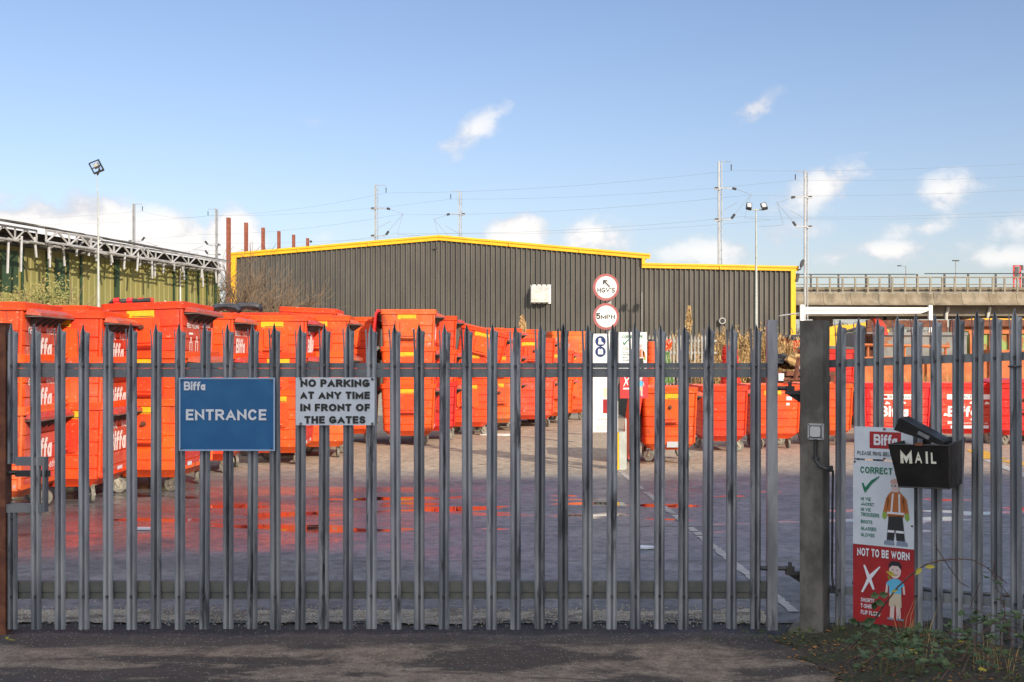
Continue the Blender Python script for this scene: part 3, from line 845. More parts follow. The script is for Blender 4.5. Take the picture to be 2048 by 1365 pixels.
# ------------------------------------------------------------------ railway catenary masts
masts = [(1440, 323, 77, 1, 'tall pale railway mast with double insulator arms over the low extension'),
         (1612, 343, 81, -1, 'pale railway mast with its arms turned away, beside the viaduct end'),
         (752.5, 370, 88, 1, 'pale railway mast rising behind the left half of the gable roof'),
         (920.5, 383, 91, -1, 'pale railway mast just behind the roof ridge'),
         (433, 418, 102, -1, 'thin railway mast against white cloud next to the rusty columns'),
         (267.5, 408, 99, 1, 'thin railway mast against white cloud above the green shed')]
mp = {}
for (u, v, Y, sg, lab) in masts:
    o = thing('railway_mast', lab, 'railway mast', (px(u, Y), Y, 0), 0, 'railway masts carrying overhead wires')
    zt = pz(v, Y); m = MB()
    q = .13 if Y < 95 else .11
    m.bb(-q, -q + .10, -.1, .1, 0, zt); m.bb(q - .055, q, -.08, .08, 0, zt - .05)
    for i in range(24): m.bb(-q + .1, q - .055, -.01, .01, zt * i / 24 + .2, zt * i / 24 + .24)
    m.build('mast_pole', MAST, o)
    m = MB(); m.tube([(0, 0, zt - .02), (sg * .72, 0, zt - .03)], .022, 5); m.build('top_arm', MAST, o)
    m = MB(); m.tube([(sg * .72, 0, zt - .2), (sg * .72, 0, zt - .58)], .035, 6); m.build('drop_insulator', DARKMETAL, o)
    arms = []
    for dz in (1.75, 3.75) if Y < 95 else (3.1, 3.9):
        z = zt - dz
        m = MB(); m.box((sg * .18, -.12, z), (1.05, .07, .07)); m.box((-sg * .2, -.14, z - .04), (.36, .10, .12)); m.build('arm_bracket', MAST, o)
        m = MB()
        if dz > 3: m.tube([(sg * .72, -.12, z + .06), (sg * .92, -.12, z + .34)], .085, 7)
        else: m.tube([(sg * .78, -.12, z + .01), (sg * 1.02, -.12, z - .05)], .085, 7)
        m.tube([(-sg * .36, -.12, z), (-sg * .12, -.12, z)], .085, 6)
        m.build('insulator', DARKMETAL, o)
        arms.append(z)
    m = MB(); za, zb = arms
    m.tube([(sg * 1.02, -.12, za - .05), (sg * 1.9, -.12, za - .38)], .013, 4); m.tube([(sg * .92, -.12, zb + .34), (sg * 2.0, -.12, za - .36)], .013, 4)
    m.tube([(sg * 2.0, -.12, za - .3), (sg * 1.55, -.12, zb + .1), (sg * 3.2, -.12, zb + .0)], .013, 4)
    m.tube([(sg * .2, -.12, zb + .6), (sg * 1.1, -.12, zb + 1.1)], .013, 4)
    m.build('cantilever', MAST, o)
    mp[u] = (px(u, Y), Y, zt, sg)
def wire_run(keys, dz, dx, label, ext):
    pts = []
    ks = [mp[k] for k in keys]
    ks = [(ks[0][0] + ext[0], ks[0][1] + ext[1], ks[0][2] + ext[2], ks[0][3])] + ks
    l2 = ks[-1]; p2 = ks[-2]
    ks.append((l2[0] - 22, l2[1] + 3, l2[2] - .3, l2[3]))
    for i in range(len(ks) - 1):
        a, b_ = ks[i], ks[i + 1]
        for j in range(8):
            t = j / 8
            pts.append((a[0] + (b_[0] - a[0]) * t + dx * (a[3] + (b_[3] - a[3]) * t), a[1] + (b_[1] - a[1]) * t, a[2] + (b_[2] - a[2]) * t - dz - .35 * 4 * t * (1 - t)))
    m = MB(); m.tube(pts, .0055, 4)
    tag(m.build('overhead_wire', WIRE), label, 'wire', 'overhead railway wires')
wire_run((1440, 752.5, 433, 267.5), .6, .72, 'high earth wire hung from the tops of the near railway masts', (26, -3, .6))
wire_run((1612, 920.5, 433), .6, .72, 'high earth wire hung from the tops of the far railway masts', (26, -3, .6))
wire_run((1440, 752.5, 433), 2.2, 1.5, 'catenary wire held by the upper arms of the near railway masts', (26, -3, .6))
wire_run((1440, 752.5, 433), 3.55, 1.4, 'lower contact wire of the near railway track', (26, -3, .6))
wire_run((1612, 920.5, 267.5), 3.2, 1.4, 'lower contact wire of the far railway track', (26, -3, .6))

# ------------------------------------------------------------------ viaduct
YV = 86.0
def vx(u): return px(u, YV)
def vz(v): return pz(v, YV)
va = thing('viaduct', 'weathered concrete road viaduct with railings crossing behind the skips', 'viaduct', (0, YV, 0))
X0, X1 = vx(1480), vx(2460)
prof = [(0, vz(585)), (-.05, vz(597)), (-.25, vz(606)), (-.55, vz(611)), (.6, vz(612)), (.6, vz(585))]
xs = [X0]
while xs[-1] < X1: xs.append(xs[-1] + 1.98)
m = MB()
for i in range(len(xs) - 1):
    m.prism(prof, lambda a, c, t: (t, a, c), xs[i] + .012, xs[i + 1] - .012)
m.build('fascia_panel', VIAD, va)
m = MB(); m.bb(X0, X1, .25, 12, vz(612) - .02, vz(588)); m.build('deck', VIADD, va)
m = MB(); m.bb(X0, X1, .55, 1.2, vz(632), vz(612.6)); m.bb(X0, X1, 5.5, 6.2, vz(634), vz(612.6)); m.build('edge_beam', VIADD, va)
m = MB(); m.bb(X0, X1, .35, .55, vz(583.5), vz(574)); m.build('parapet', VIAD, va)
for u in (1655, 1672, 1775, 1800, 1955, 2150, 2300):
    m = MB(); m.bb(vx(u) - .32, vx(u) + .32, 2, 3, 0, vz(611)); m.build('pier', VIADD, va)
for i, u in enumerate(range(1510, 2460, 25)):
    m = MB(); x = vx(u + .35 * (i % 5)); m.bb(x - .06, x + .06, .02, .12, vz(586), vz(553.5)); m.bb(x - .15, x + .15, -.03, .14, vz(589), vz(585.2)); m.build('railing_post', RAILV, va)
m = MB()
for v in (555, 569, 577): m.tube([(X0, .07, vz(v)), (X1, .07, vz(v))], .055 if v == 555 else .04, 6)
m.build('handrail', RAILV, va)
for i, u in enumerate(range(1525, 2460, 53)):
    m = MB(); x = vx(u + 3 * math.sin(i * 2.1)); m.bb(x - .06, x + .06, .9, 1.0, vz(586), vz(546.5)); m.build('railing_post', DARKMETAL, va)
m = MB()
m.tube([(X0, .95, vz(547.5)), (vx(1840), .95, vz(547.2))], .035, 5); m.tube([(vx(1858), .95, vz(546)), (X1, .95, vz(545.5))], .035, 5)
m.build('handrail', DARKMETAL, va)
for u, v0, v1 in ((1897, 614, 645), (1981, 614, 640)):
    m = MB(); m.tube([(vx(u + 4), .5, vz(v0)), (vx(u + 3), .45, vz(v0 + 8)), (vx(u), .45, vz(v0 + 14)), (vx(u), .45, 0)], .12, 8); m.build('drainpipe', VENT, va, True)
lo = thing('street_lamp', 'grey street lamp with a single arm standing on the viaduct', 'street lamp', (px(1812, 95), 95, 0))
m = MB(); z = pz(533, 95); m.tube([(0, 0, 5), (0, 0, z), (-.5, 0, z + .04)], .05, 6); m.build('pole', MAST, lo)
m = MB(); m.bb(-.68, -.4, -.08, .08, z + .0, z + .08); m.build('lamp_head', DARKMETAL, lo)
lo = thing('street_lamp', 'slim street lamp with twin heads rising far beyond the viaduct', 'street lamp', (px(1911.5, 105), 105, 0))
m = MB(); z = pz(522, 105); m.tube([(0, 0, 5), (0, 0, z)], .045, 6); m.build('pole', MAST, lo)
for q in (-.16, .16):
    m = MB(); m.bb(q - .13, q + .13, -.08, .08, z - .04, z + .06); m.build('lamp_head', DARKMETAL, lo)
lo = thing('signal_gantry', 'red and black lattice signal frame standing above the viaduct railings', 'gantry', (px(2035, 92), 92, 0))
m = MB()
for u in (2027.5, 2040.5): m.bb(px(u, 92) - px(2035, 92) - .05, px(u, 92) - px(2035, 92) + .05, -.05, .05, 5, pz(531, 92))
for v in (532, 545, 558): m.bb(-.3, .26, -.05, .05, pz(v, 92) - .04, pz(v, 92) + .04)
m.build('lattice_frame', RED, lo)
m = MB(); m.bb(-.24, .06, -.08, -.06, pz(556, 92), pz(534, 92)); m.bb(.27, .42, -.08, .08, pz(541, 92), pz(531, 92)); m.build('signal_panel', DARKMETAL, lo)
# ------------------------------------------------------------------ wheeled bins
# local axes: +x is the front (lettering), -y / +y the sides, z up; wheels stand on z = 0
def hxz(z): return .487 + (min(max(z, .3), 1.13) - .3) / .83 * .038
def hyz(z): return .637 + (min(max(z, .3), 1.13) - .3) / .83 * .038
def rrect(hx, hy, r, n=4):
    p = []
    for cx, cy, a in ((hx - r, hy - r, 0), (-hx + r, hy - r, 90), (-hx + r, -hy + r, 180), (hx - r, -hy + r, 270)):
        for i in range(n + 1):
            t = R(a + 90 * i / n); p.append((cx + r * math.cos(t), cy + r * math.sin(t)))
    return p
def bin_body():
    m = MB(); rows = []
    lev = [(.195, .37, .54), (.225, .40, .56), (.30, .487, .637)]
    for z in (.42, .58, .74, .90): lev += [(z - .010, hxz(z), hyz(z)), (z, hxz(z) - .015, hyz(z) - .015), (z + .010, hxz(z), hyz(z))]
    lev += [(1.125, .525, .675), (1.13, .548, .698), (1.155, .55, .70), (1.16, .545, .695), (1.215, .552, .702), (1.222, .545, .695), (1.222, .522, .672), (1.12, .508, .658), (.30, .45, .60)]
    for i, (z, hx, hy) in enumerate(lev): rows.append([(x, y, z) for x, y in rrect(hx, hy, .075)])
    k = len(rows[0])
    for rw in rows: m.v += rw
    for i in range(len(rows) - 1):
        for j in range(k):
            m.f.append((i * k + j, i * k + (j + 1) % k, (i + 1) * k + (j + 1) % k, (i + 1) * k + j)); m.mi.append(0)
    m.f.append(tuple(range(k - 1, -1, -1))); m.mi.append(0)
    m.f.append(tuple((len(rows) - 1) * k + j for j in range(k))); m.mi.append(0)
    # vertical beads down the front corners
    for sy in (-1, 1):
        m.tube([(hxz(z) - .012, sy * (hyz(z) - .012), z) for z in (.32, .7, 1.12)], .022, 6)
    return m
def f_front(a, b, t): return (hxz(b) + t, a, b)
def f_side(a, b, t): return (a, -(hyz(b) + t), b)
def conform(poly, fn, t0, t1, m=None):
    m = m or MB(); m.prism(poly, fn, t0, t1); return m
BODY = {}
for nm, mt in (('o', ORANGE), ('w', ORANGE_WORN), ('r', RED)): BODY[nm] = bin_body().mesh('bin_body', mt, True)
m = MB()          # lifting ledge with gussets
prof = [(.53, 1.085), (.552, 1.135), (.60, 1.15), (.70, 1.105), (.70, 1.072), (.66, 1.075)]
m.prism(prof, lambda a, c, t: (a, t, c), -.60, .60)
LEDGE = m.mesh('lifting_ledge', LIP)
m = MB()
m.bb(.53, .703, -.59, .59, 1.060, 1.0715)
for y in (-.4, -.2, 0, .2, .4): m.prism([(.52, .95), (.525, 1.058), (.68, 1.058)], lambda a, c, t, y=y: (a, y + t, c), -.006, .006)
GUSS = m.mesh('gusset', LIP_EDGE)
m = MB()          # raised side panel
U = [(-.24, 1.01)] + [(-.24, .68)] + [(-.24 + .06 * (1 - math.cos(R(a))), .68 - .06 * math.sin(R(a))) for a in (30, 60, 90)] + [(.24 - .06 * (1 - math.cos(R(a))), .68 - .06 * math.sin(R(a))) for a in (90, 60, 30)] + [(.24, .68), (.24, 1.01)]
m.prism(U[::-1], f_side, -.01, .030)
U2 = [(a * .62, .70 + (b - .62) * .78) for a, b in U]
m.prism(U2[::-1], f_side, .02, .052)
SP = {k: m.mesh('side_panel', mt) for k, mt in (('o', ORANGE), ('w', ORANGE_WORN), ('r', RED))}
m = MB(); m.tube([(-.14, -(hyz(.66) + .085), .665), (.14, -(hyz(.66) + .085), .665)], .016, 6)
for q in (-.14, .14): m.tube([(q, -(hyz(.66) + .015), .665), (q, -(hyz(.66) + .085), .665)], .012, 5)
HAND = {k: m.mesh('handle', mt) for k, mt in (('o', ORANGE), ('w', ORANGE_WORN), ('r', RED))}
m = MB(); m.tube([(0, -(hyz(.9) + .02), .90), (0, -(hyz(.9) + .10), .90)], .022, 10); m.tube([(0, -(hyz(.9) + .02), .90), (0, -(hyz(.9) + .065), .90)], .038, 10)
TRUN = m.mesh('trunnion', RUST)
m = conform([(-.20, 1.028), (.16, 1.028), (.16, 1.118), (-.20, 1.118)], f_side, .001, .006); STK = m.mesh('sticker', YELLOW)
m = conform([(-.14, 1.036), (.15, 1.036), (.15, 1.046), (-.14, 1.046)], f_side, .0062, .0072); STKL = m.mesh('printed_line', BLACKP)
def pf(z0, z1, hy0=.52, hy1=.56): return [(-hy0, z0), (hy0, z0), (hy1, z1), (-hy1, z1)]
m = MB()
for z0, z1 in ((.36, .412), (.428, .572), (.588, .732), (.748, .892), (.908, 1.07)): conform(pf(z0, z1), f_front, .001, .006, m)
PANEL = {'r': m.mesh('front_panel', RED_PANEL), 'f': m.mesh('front_panel', FADED_PANEL)}
m = MB(); logo(m, -.36, .34, .60, .84, f_front, .009); LOGO = m.mesh('logo_lettering', WHITEP)
m = MB(); strokes(m, 'GENERAL', -.47, -.05, .875, .955, f_front, .18, off=.009); strokes(m, 'WASTE', .12, .46, .875, .955, f_front, .18, off=.009); GENW = m.mesh('waste_lettering', WHITEP)
m = MB(); strokes(m, 'RECYCLING', -.47, .02, .885, .945, f_front, .18, off=.009)
strokes(m, 'CLEAN ITEMS', .17, .5, .915, .96, f_front, .17, off=.009); strokes(m, 'ONLY', .27, .41, .86, .90, f_front, .17, off=.009)
for y, h in ((-.3, .2), (-.06, .22), (.34, .2)):       # bottle outlines
    for (a0, a1, b0, b1) in ((y - .05, y - .038, .55, .55 + h * .7), (y + .038, y + .05, .55, .55 + h * .7), (y - .05, y + .05, .545, .557), (y - .02, y + .02, .55 + h, .565 + h),
                             (y - .022, y - .012, .55 + h * .82, .55 + h), (y + .012, y + .022, .55 + h * .82, .55 + h), (y - .05, y - .012, .55 + h * .7, .56 + h * .74), (y + .012, y + .05, .55 + h * .7, .56 + h * .74)):
        conform([(a0, b0), (a1, b0), (a1, b1), (a0, b1)], f_front, .0075, .009, m)
conform([(-.38, .80), (-.22, .80), (-.22, .825), (-.38, .825)], f_front, .0075, .009, m)
RECY = m.mesh('waste_lettering', WHITEP)
m = MB(); strokes(m, '01-601', .14, .46, .47, .54, f_front, .16, off=.009); PHONE = m.mesh('phone_lettering', WHITEP)
m = MB()
for (a, c, w_, h_) in ((-.30, .92, .16, .13), (.12, .96, .18, .10), (-.06, .62, .26, .30), (.30, .66, .14, .18)): conform([(a, c), (a + w_, c), (a + w_, c + h_), (a, c + h_)], f_front, .007, .009, m)
LABELS = m.mesh('paper_label', WHITEP)
m = MB()
for (a, c, w_, h_) in ((-.45, .34, .16, .05), (.05, .345, .2, .045)): conform([(a, c), (a + w_, c), (a + w_, c + h_), (a, c + h_)], f_front, .007, .009, m)
LOWLAB = m.mesh('small_label', SIGNWHITE)
m = MB(); conform([(.28, .34), (.45, .34), (.45, .39), (.28, .39)], f_front, .007, .009, m); LOWY = m.mesh('small_label', YELLOW)
def caster_mesh(a):
    m = MB(); A = Matrix.Rotation(a, 4, 'Z')
    def tr(l): return [A @ Vector(p) for p in l]
    m.box((0, 0, .212), (.12, .12, .02))
    m.tube([(0, 0, .19), (0, 0, .21)], .045, 8)
    for sy in (-1, 1):
        q = [(-.04, .026 * sy, .195), (.045, .026 * sy, .195), (.075, .034 * sy, .085), (.035, .034 * sy, .085)]
        m.add(tr(q + [(x, y + .006 * sy, z) for x, y, z in q]), [(0, 1, 2, 3), (7, 6, 5, 4), (0, 4, 5, 1), (1, 5, 6, 2), (2, 6, 7, 3), (3, 7, 4, 0)])
    m.tube(tr([(.055, -.045, .1), (.055, .045, .1)]), .012, 6)
    w_ = MB()
    c = Vector((.055, 0, .1))
    n = 18
    prof = [(-.02, .055), (-.024, .075), (-.022, .096), (-.012, .1), (.012, .1), (.022, .096), (.024, .075), (.02, .055)]
    for i in range(n):
        t = 2 * math.pi * i / n
        for (y, rr) in prof: w_.v.append(tuple(A @ (c + Vector((rr * math.cos(t), y, rr * math.sin(t))))))
    k = len(prof)
    for i in range(n):
        for j in range(k - 1):
            a_, b_ = i * k + j, ((i + 1) % n) * k + j
            w_.f.append((a_, b_, b_ + 1, a_ + 1)); w_.mi.append(0)
    h_ = MB(); h_.tube([tuple(A @ (c + Vector((0, -.018, 0)))), tuple(A @ (c + Vector((0, .018, 0))))], .057, 14)
    return m.mesh('caster', ZINC), w_.mesh('tyre', TYRE, True), h_.mesh('wheel_hub', ZINC)
CAST = [caster_mesh(R(a)) for a in (0, 35, 100, -60, 160)]
def lid_hang(mat, name='hanging_lid'):
    """flat lid swung right over and hanging down the back of the bin"""
    m = MB(); n = 6; pts = [(-.55, 1.20), (-.60, 1.21), (-.645, 1.16), (-.675, .9), (-.69, .6), (-.685, .28)]
    for y in (-.68, .68):
        for x, z in pts: m.v.append((x, y, z))
        for x, z in pts: m.v.append((x + .035, y, z - .03))
    k = len(pts)
    for i in range(k - 1):
        m.f += [(i, i + 1, 2 * k + i + 1, 2 * k + i), (k + i, 3 * k + i, 3 * k + i + 1, k + i + 1), (i, k + i, k + i + 1, i + 1), (2 * k + i, 2 * k + i + 1, 3 * k + i + 1, 3 * k + i)]
        m.mi += [0] * 4
    m.f.append((k - 1, 2 * k - 1, 4 * k - 1, 3 * k - 1)); m.mi.append(0)
    for y in (-.45, 0, .45): m.tube([(-.60, y - .05, 1.2), (-.60, y + .05, 1.2)], .035, 6)
    return m.mesh(name, mat)
LIDH = {'o': lid_hang(ORANGE), 'r': lid_hang(RED), 'g': lid_hang(GREYLID)}
def lid_closed(mat):
    m = MB(); rows = []
    for (x, z) in ((-.56, 1.228), (-.56, 1.25), (-.45, 1.285), (-.2, 1.305), (.15, 1.30), (.45, 1.275), (.59, 1.245), (.60, 1.20), (.585, 1.20), (.575, 1.23)): rows.append([(x, y, z) for y in (-.71, .71)])
    for rw in rows: m.v += rw
    for i in range(len(rows) - 1): m.f.append((2 * i, 2 * i + 1, 2 * i + 3, 2 * i + 2)); m.mi.append(0)
    m.f += [tuple(range(0, 2 * len(rows), 2))[::-1], tuple(range(1, 2 * len(rows), 2))]; m.mi += [0, 0]
    return m.mesh('lid', mat)
LIDC = {'r': lid_closed(RED), 'o': lid_closed(ORANGE), 'g': lid_closed(GREYLID)}
GRP = 'red wheeled waste bins in the yard'
nbin = 0
def waste_bin(label, corner, yaw=0, z=0, body='o', panel='r', txt=(), side=True, sticker=True, lid=None, wheels=True, sx=1.0, tilt=None, centre=False, ledge=True):
    """corner: where the near front corner of the rim stands"""
    global nbin
    nbin += 1
    A = Matrix.Rotation(yaw, 4, 'Z')
    c = Vector(corner) if centre else Vector((corner[0], corner[1])).to_3d() - A @ Vector((.55 * sx, -.70, 0))
    o = thing('waste_bin', label, 'waste bin', (c.x, c.y, z), yaw, GRP)
    if tilt: o.rotation_euler = tilt
    o.scale = (sx, 1, 1)
    put('bin_body', BODY[body], o)
    if ledge: put('lifting_ledge', LEDGE, o); put('gusset', GUSS, o)
    if panel: put('front_panel', PANEL[panel], o)
    if side:
        sp_ = put('side_panel', SP[body], o); put('handle', HAND[body], o)
        if nbin % 2: put('trunnion', TRUN, sp_)
    if sticker:
        s_ = put('sticker', STK, o); put('printed_line', STKL, s_)
        if nbin % 3: s_.location.x = .05 * ((nbin % 5) - 2)
    for t in txt: put(t.name.split('.')[0], t, o)
    if lid: put('hanging_lid' if lid in LIDH.values() else 'lid', lid, o)
    if wheels:
        for i, (sx_, sy_) in enumerate(((1, -1), (1, 1), (-1, -1), (-1, 1))):
            a, b_, h_ = CAST[(nbin * 2 + i * 3) % len(CAST)]
            q = put('caster', a, o, (.33 * sx_, .47 * sy_, 0))
            put('tyre', b_, q); put('wheel_hub', h_, q)
    return o
G, L_, LB, LL, LY = GENW, LOGO, LABELS, LOWLAB, LOWY
def stack(u, Y, rims, rows, labs, yaw=0):
    """nested pile; rows = per-bin options, bottom first"""
    X = px(u, Y)
    for i, (rz, kw, lab) in enumerate(zip(rims, rows, labs)):
        kw = dict(kw)
        dx = kw.pop('dx', 0); dy = kw.pop('dy', 0); dyaw = kw.pop('dyaw', 0); tl = kw.pop('tl', None)
        y_ = yaw + dyaw
        waste_bin(lab, (X + dx, Y + dy), y_, rz - 1.222, wheels=(i == 0), tilt=(tl[0], tl[1], y_) if tl else None, **kw)
O3 = lambda a, b, c: [f'{k} bin of the stack {t}' for k, t in zip(('lowest', 'middle', 'topmost'), (a, b, c))]
# --- front row, nearest first
stack(47, 13.1, (1.222, 1.80, 2.375), [dict(body='w', panel='f', txt=(L_, PHONE)), dict(body='o', panel='f', txt=(G, L_)), dict(body='o', panel='f', txt=(G, L_))],
      ['lowest red bin in the stack closest to the rusty gate post, wheels on the asphalt', 'middle bin in the stack closest to the rusty gate post', 'topmost bin with scuffed grey ledge in the stack closest to the rusty gate post'], R(3))
stack(206, 14.4, (1.222, 1.77, 2.325), [dict(body='o', panel='f', txt=(G, L_, LL)), dict(body='w', panel='r', txt=(L_, )), dict(body='o', panel='r', txt=(G, L_), dyaw=R(1.5))],
      ['lowest bin with faded pink front in the second stack from the rusty gate post', 'middle bin in the second stack from the rusty gate post', 'topmost bin with bright red front in the second stack from the rusty gate post'], R(1.5))
stack(371, 15.5, (1.222, 1.84, 2.46), [dict(panel='r', txt=(LL, LY)), dict(panel='r', txt=(L_,), dyaw=R(-2)), dict(panel='r', txt=(RECY,), tl=(R(-1), R(-2)))],
      ['lowest bin of the third stack, mostly behind the blue entrance sign', 'middle bin of the third stack, its ledge twisted upwards above the blue sign', 'topmost bin of the third stack with recycling lettering and bottle outlines'], R(-3))
stack(468, 18.0, (1.222, 1.82, 2.425), [dict(txt=(LL, LY)), dict(txt=(L_,), panel='f'), dict(txt=(G, L_), panel='f', sticker=True)],
      ['lowest bin of the stack behind the right half of the blue entrance sign', 'middle bin of the stack behind the right half of the blue entrance sign', 'topmost bin with brown faded front above the right half of the blue sign'], R(2))
stack(615, 19.4, (1.222, 1.83, 2.43), [dict(txt=(LL,)), dict(txt=(L_,), panel='r'), dict(txt=(LB, L_), panel='r')],
      ['lowest bin of the stack behind the left edge of the no parking sign', 'middle bin of the stack behind the left edge of the no parking sign', 'topmost bin rising above the left edge of the no parking sign'], R(3))
stack(700, 20.7, (1.222, 1.84, 2.47), [dict(body='w', txt=(LL, LY), panel='f'), dict(txt=(), panel='r'), dict(txt=(LB,), panel='f')],
      ['lowest bin with grey scraped base behind the right half of the no parking sign', 'middle bin of the stack behind the right half of the no parking sign', 'topmost bin with white paper labels above the right half of the no parking sign'], R(4))
stack(752, 24.1, (1.222, 1.9, 2.55), [dict(), dict(), dict(txt=(LB,))],
      ['lowest bin of the set back stack just past the no parking sign', 'middle bin of the set back stack just past the no parking sign', 'topmost bin of the set back stack just past the no parking sign'], R(3))
stack(872, 23.5, (1.222, 1.95, 2.68), [dict(lid=None, txt=(LL,)), dict(lid=LIDH['g'], sticker=True, side=False), dict(body='w', lid=LIDH['r'], txt=(LB,))],
      ['lowest bin of the tall stack with hanging lids, wheels on the ground', 'middle bin of the tall stack with a dark grey lid hanging down its back', 'topmost scuffed bin of the tall stack with a red lid hanging down its back'], R(2))
stack(915, 25.0, (1.222, 1.9, 2.60), [dict(body='r', txt=()), dict(body='o', sticker=False, txt=(LB,)), dict(txt=(LB,), sticker=False)],
      ['lowest bin with dark red stained front right after the tall stack with hanging lids', 'middle bin right after the tall stack with hanging lids', 'topmost bin right after the tall stack with hanging lids'], R(3))
stack(985, 26.5, (1.222, 1.9, 2.42), [dict(sticker=True), dict(), dict(tl=(R(2), R(13)), dx=.12, txt=())],
      ['lowest bin of the stack whose top bin leans over', 'middle bin of the stack whose top bin leans over', 'topmost bin leaning over sideways on its stack'], R(2))
stack(1045, 28.05, (1.222, 1.85, 2.40), [dict(body='w', panel='f', txt=(LB,)), dict(panel='f', txt=(LB,)), dict(panel='f', txt=(LB,))],
      ['lowest bin of the stack just past the leaning bin, patchy faded front', 'middle bin of the stack just past the leaning bin', 'topmost bin of the stack just past the leaning bin'], R(6))
stack(1112, 29.6, (1.222, 2.20), [dict(body='w', panel='f', txt=(), side=False, sticker=False, lid=None), dict(txt=(LB,), lid=None)],
      ['patchy faded bin on wheels under a bin with a bright yellow sticker', 'upper bin with a bright yellow sticker on the low far stack'], R(8))
stack(1150, 31.1, (1.222, 1.9), [dict(txt=(LB,)), dict(txt=(LB,))],
      ['lower bin covered in paper labels in the last stack but one before the safety board', 'upper bin covered in paper labels in the last stack but one before the safety board'], R(12))
stack(1180, 32.7, (1.222, 1.85, 2.42), [dict(txt=(LB,)), dict(txt=(LB,)), dict(body='w', txt=(), sticker=False)],
      ['lowest bin of the farthest stack by the safety board', 'middle bin of the farthest stack by the safety board', 'topmost bin with dull ledge of the farthest stack by the safety board'], R(14))
# --- second row, standing behind the first
stack(173, 16.05, (1.222, 1.85, 2.455), [dict(), dict(), dict(sticker=False)],
      ['lowest bin of the hidden stack behind the second stack from the gate post', 'middle bin of the hidden stack behind the second stack from the gate post', 'pale topmost bin peeping over behind the second stack from the gate post'], R(2))
stack(292, 17.55, (1.222, 1.85, 2.47), [dict(), dict(), dict(sticker=False)],
      ['lowest bin of the rear stack beneath the black lid bar', 'middle bin of the rear stack beneath the black lid bar', 'topmost bin of the rear stack carrying a black lid bar'], R(2))
stack(579, 21.05, (1.222, 1.9, 2.53), [dict(), dict(), dict(sticker=False)],
      ['lowest bin of the rear stack between the two gate signs', 'middle bin of the rear stack between the two gate signs', 'topmost bin of the rear stack between the two gate signs, only its rim showing'], R(3))
stack(668, 22.65, (1.222, 1.9, 2.68), [dict(), dict(), dict(sticker=False, tl=(0, R(2.5)))],
      ['lowest bin of the rear stack behind the no parking sign', 'middle bin of the rear stack behind the no parking sign', 'highest tilted bin of the rear stack showing above the no parking sign'], R(2))
stack(1010, 29.5, (1.222, 1.9, 2.45), [dict(), dict(), dict(txt=())],
      ['lowest bin of the rear stack behind the leaning bin', 'middle bin of the rear stack behind the leaning bin', 'topmost bin with two yellow stickers of the rear stack behind the leaning bin'], R(4))
stack(1082, 31.4, (1.222, 1.9, 2.45), [dict(), dict(), dict(sticker=False)],
      ['lowest bin of the rear stack behind the low far stack', 'middle bin of the rear stack behind the low far stack', 'topmost bin of the rear stack behind the low far stack, rim only'], R(6))
# lid bar of the rear stack
m = MB()
zb = 2.50
m.tube([(px(208, 17.3), 17.45, 2.38), (px(213, 17.3), 17.4, zb), (px(222, 17.3), 17.35, zb + .06), (px(302, 17.3), 17.3, zb + .075)], .035, 8)
lb = tag(m.build('lid_bar', RUBBER), 'black lid bar with red clips lying across the top of the rear stack', 'lid bar')
for u in (232, 259, 281, 300):
    m = MB(); x = px(u, 17.3); m.tube([(x - .04, 17.33, zb + .07), (x + .04, 17.33, zb + .072)], .047, 8)
    if u == 232: m.hexa([(x - .05, 17.28, 2.3), (x + .02, 17.28, 2.3), (x + .02, 17.33, 2.3), (x - .05, 17.33, 2.3), (x - .01, 17.28, zb + .05), (x + .07, 17.28, zb + .05), (x + .07, 17.33, zb + .05), (x - .01, 17.33, zb + .05)])
    m.build('clip', RED, lb)
# bags poking out of the rims further along
for (u, v, Y, lab) in ((497, 615, 20.6, 'small black sack poking out beside the brown fronted bin'), (452, 617, 19.2, 'dark crumpled sack end on top of the brown fronted bin')):
    m = MB(); r = random.Random(int(u)); n = 7
    pts = []
    for i in range(n): pts.append((px(u, Y) + .22 * math.cos(i * .5) - .1 * i / n, Y + r.uniform(-.05, .05), pz(v, Y) + .10 * math.sin(i * .5) - .06 * i / n - .05))
    m.tube(pts, [.04, .06, .07, .05, .07, .05, .02], 7); tag(m.build('sack', SACK, None, True), lab, 'sack')

# --- bins on the right of the yard
X = px(1397, 19.5)
waste_bin('glossy orange bin with zinc wheels standing nearest the safety boards, lid hanging', (X, 19.5), 0, .04, 'o', 'r', (), True, True, None, True, .84)
m = MB()          # its lid, swung back
o = [x for x in COL.objects if x.get('label', '').startswith('glossy orange bin')][0]
pts = [(-.56, 1.2), (-.62, 1.17), (-.67, .95), (-.74, .5), (-.80, .05)]
for y in (-.66, .66):
    for x, z in pts: m.v.append((x, y, z))
    for x, z in pts: m.v.append((x + .12, y, z - .01))
k = len(pts)
for i in range(k - 1):
    m.f += [(i, i + 1, 2 * k + i + 1, 2 * k + i), (k + i, 3 * k + i, 3 * k + i + 1, k + i + 1), (i, k + i, k + i + 1, i + 1), (2 * k + i, 2 * k + i + 1, 3 * k + i + 1, 3 * k + i)]; m.mi += [0] * 4
m.f.append((k - 1, 2 * k - 1, 4 * k - 1, 3 * k - 1)); m.mi.append(0)
m.build('hanging_lid', ORANGE, o)
m = MB(); conform([(-.05, .24), (.2, .24), (.2, .335), (-.05, .335)], lambda a, b, t: (a, -.56 - t - (b - .2) * .45, b), .03, .04, m); m.build('paper_label', SIGNWHITE, o)
waste_bin('plain orange bin without a sticker behind the glossy orange bin', (px(1498, 22.0), 22.0), 0, 0, 'o', 'r', (), False, False, None, True, .82)
waste_bin('plain orange bin just before the concrete gate post, grey label near its rim', (px(1604, 22.7), 22.7), R(0), 0, 'o', 'r', (), False, True, None, True, .88)
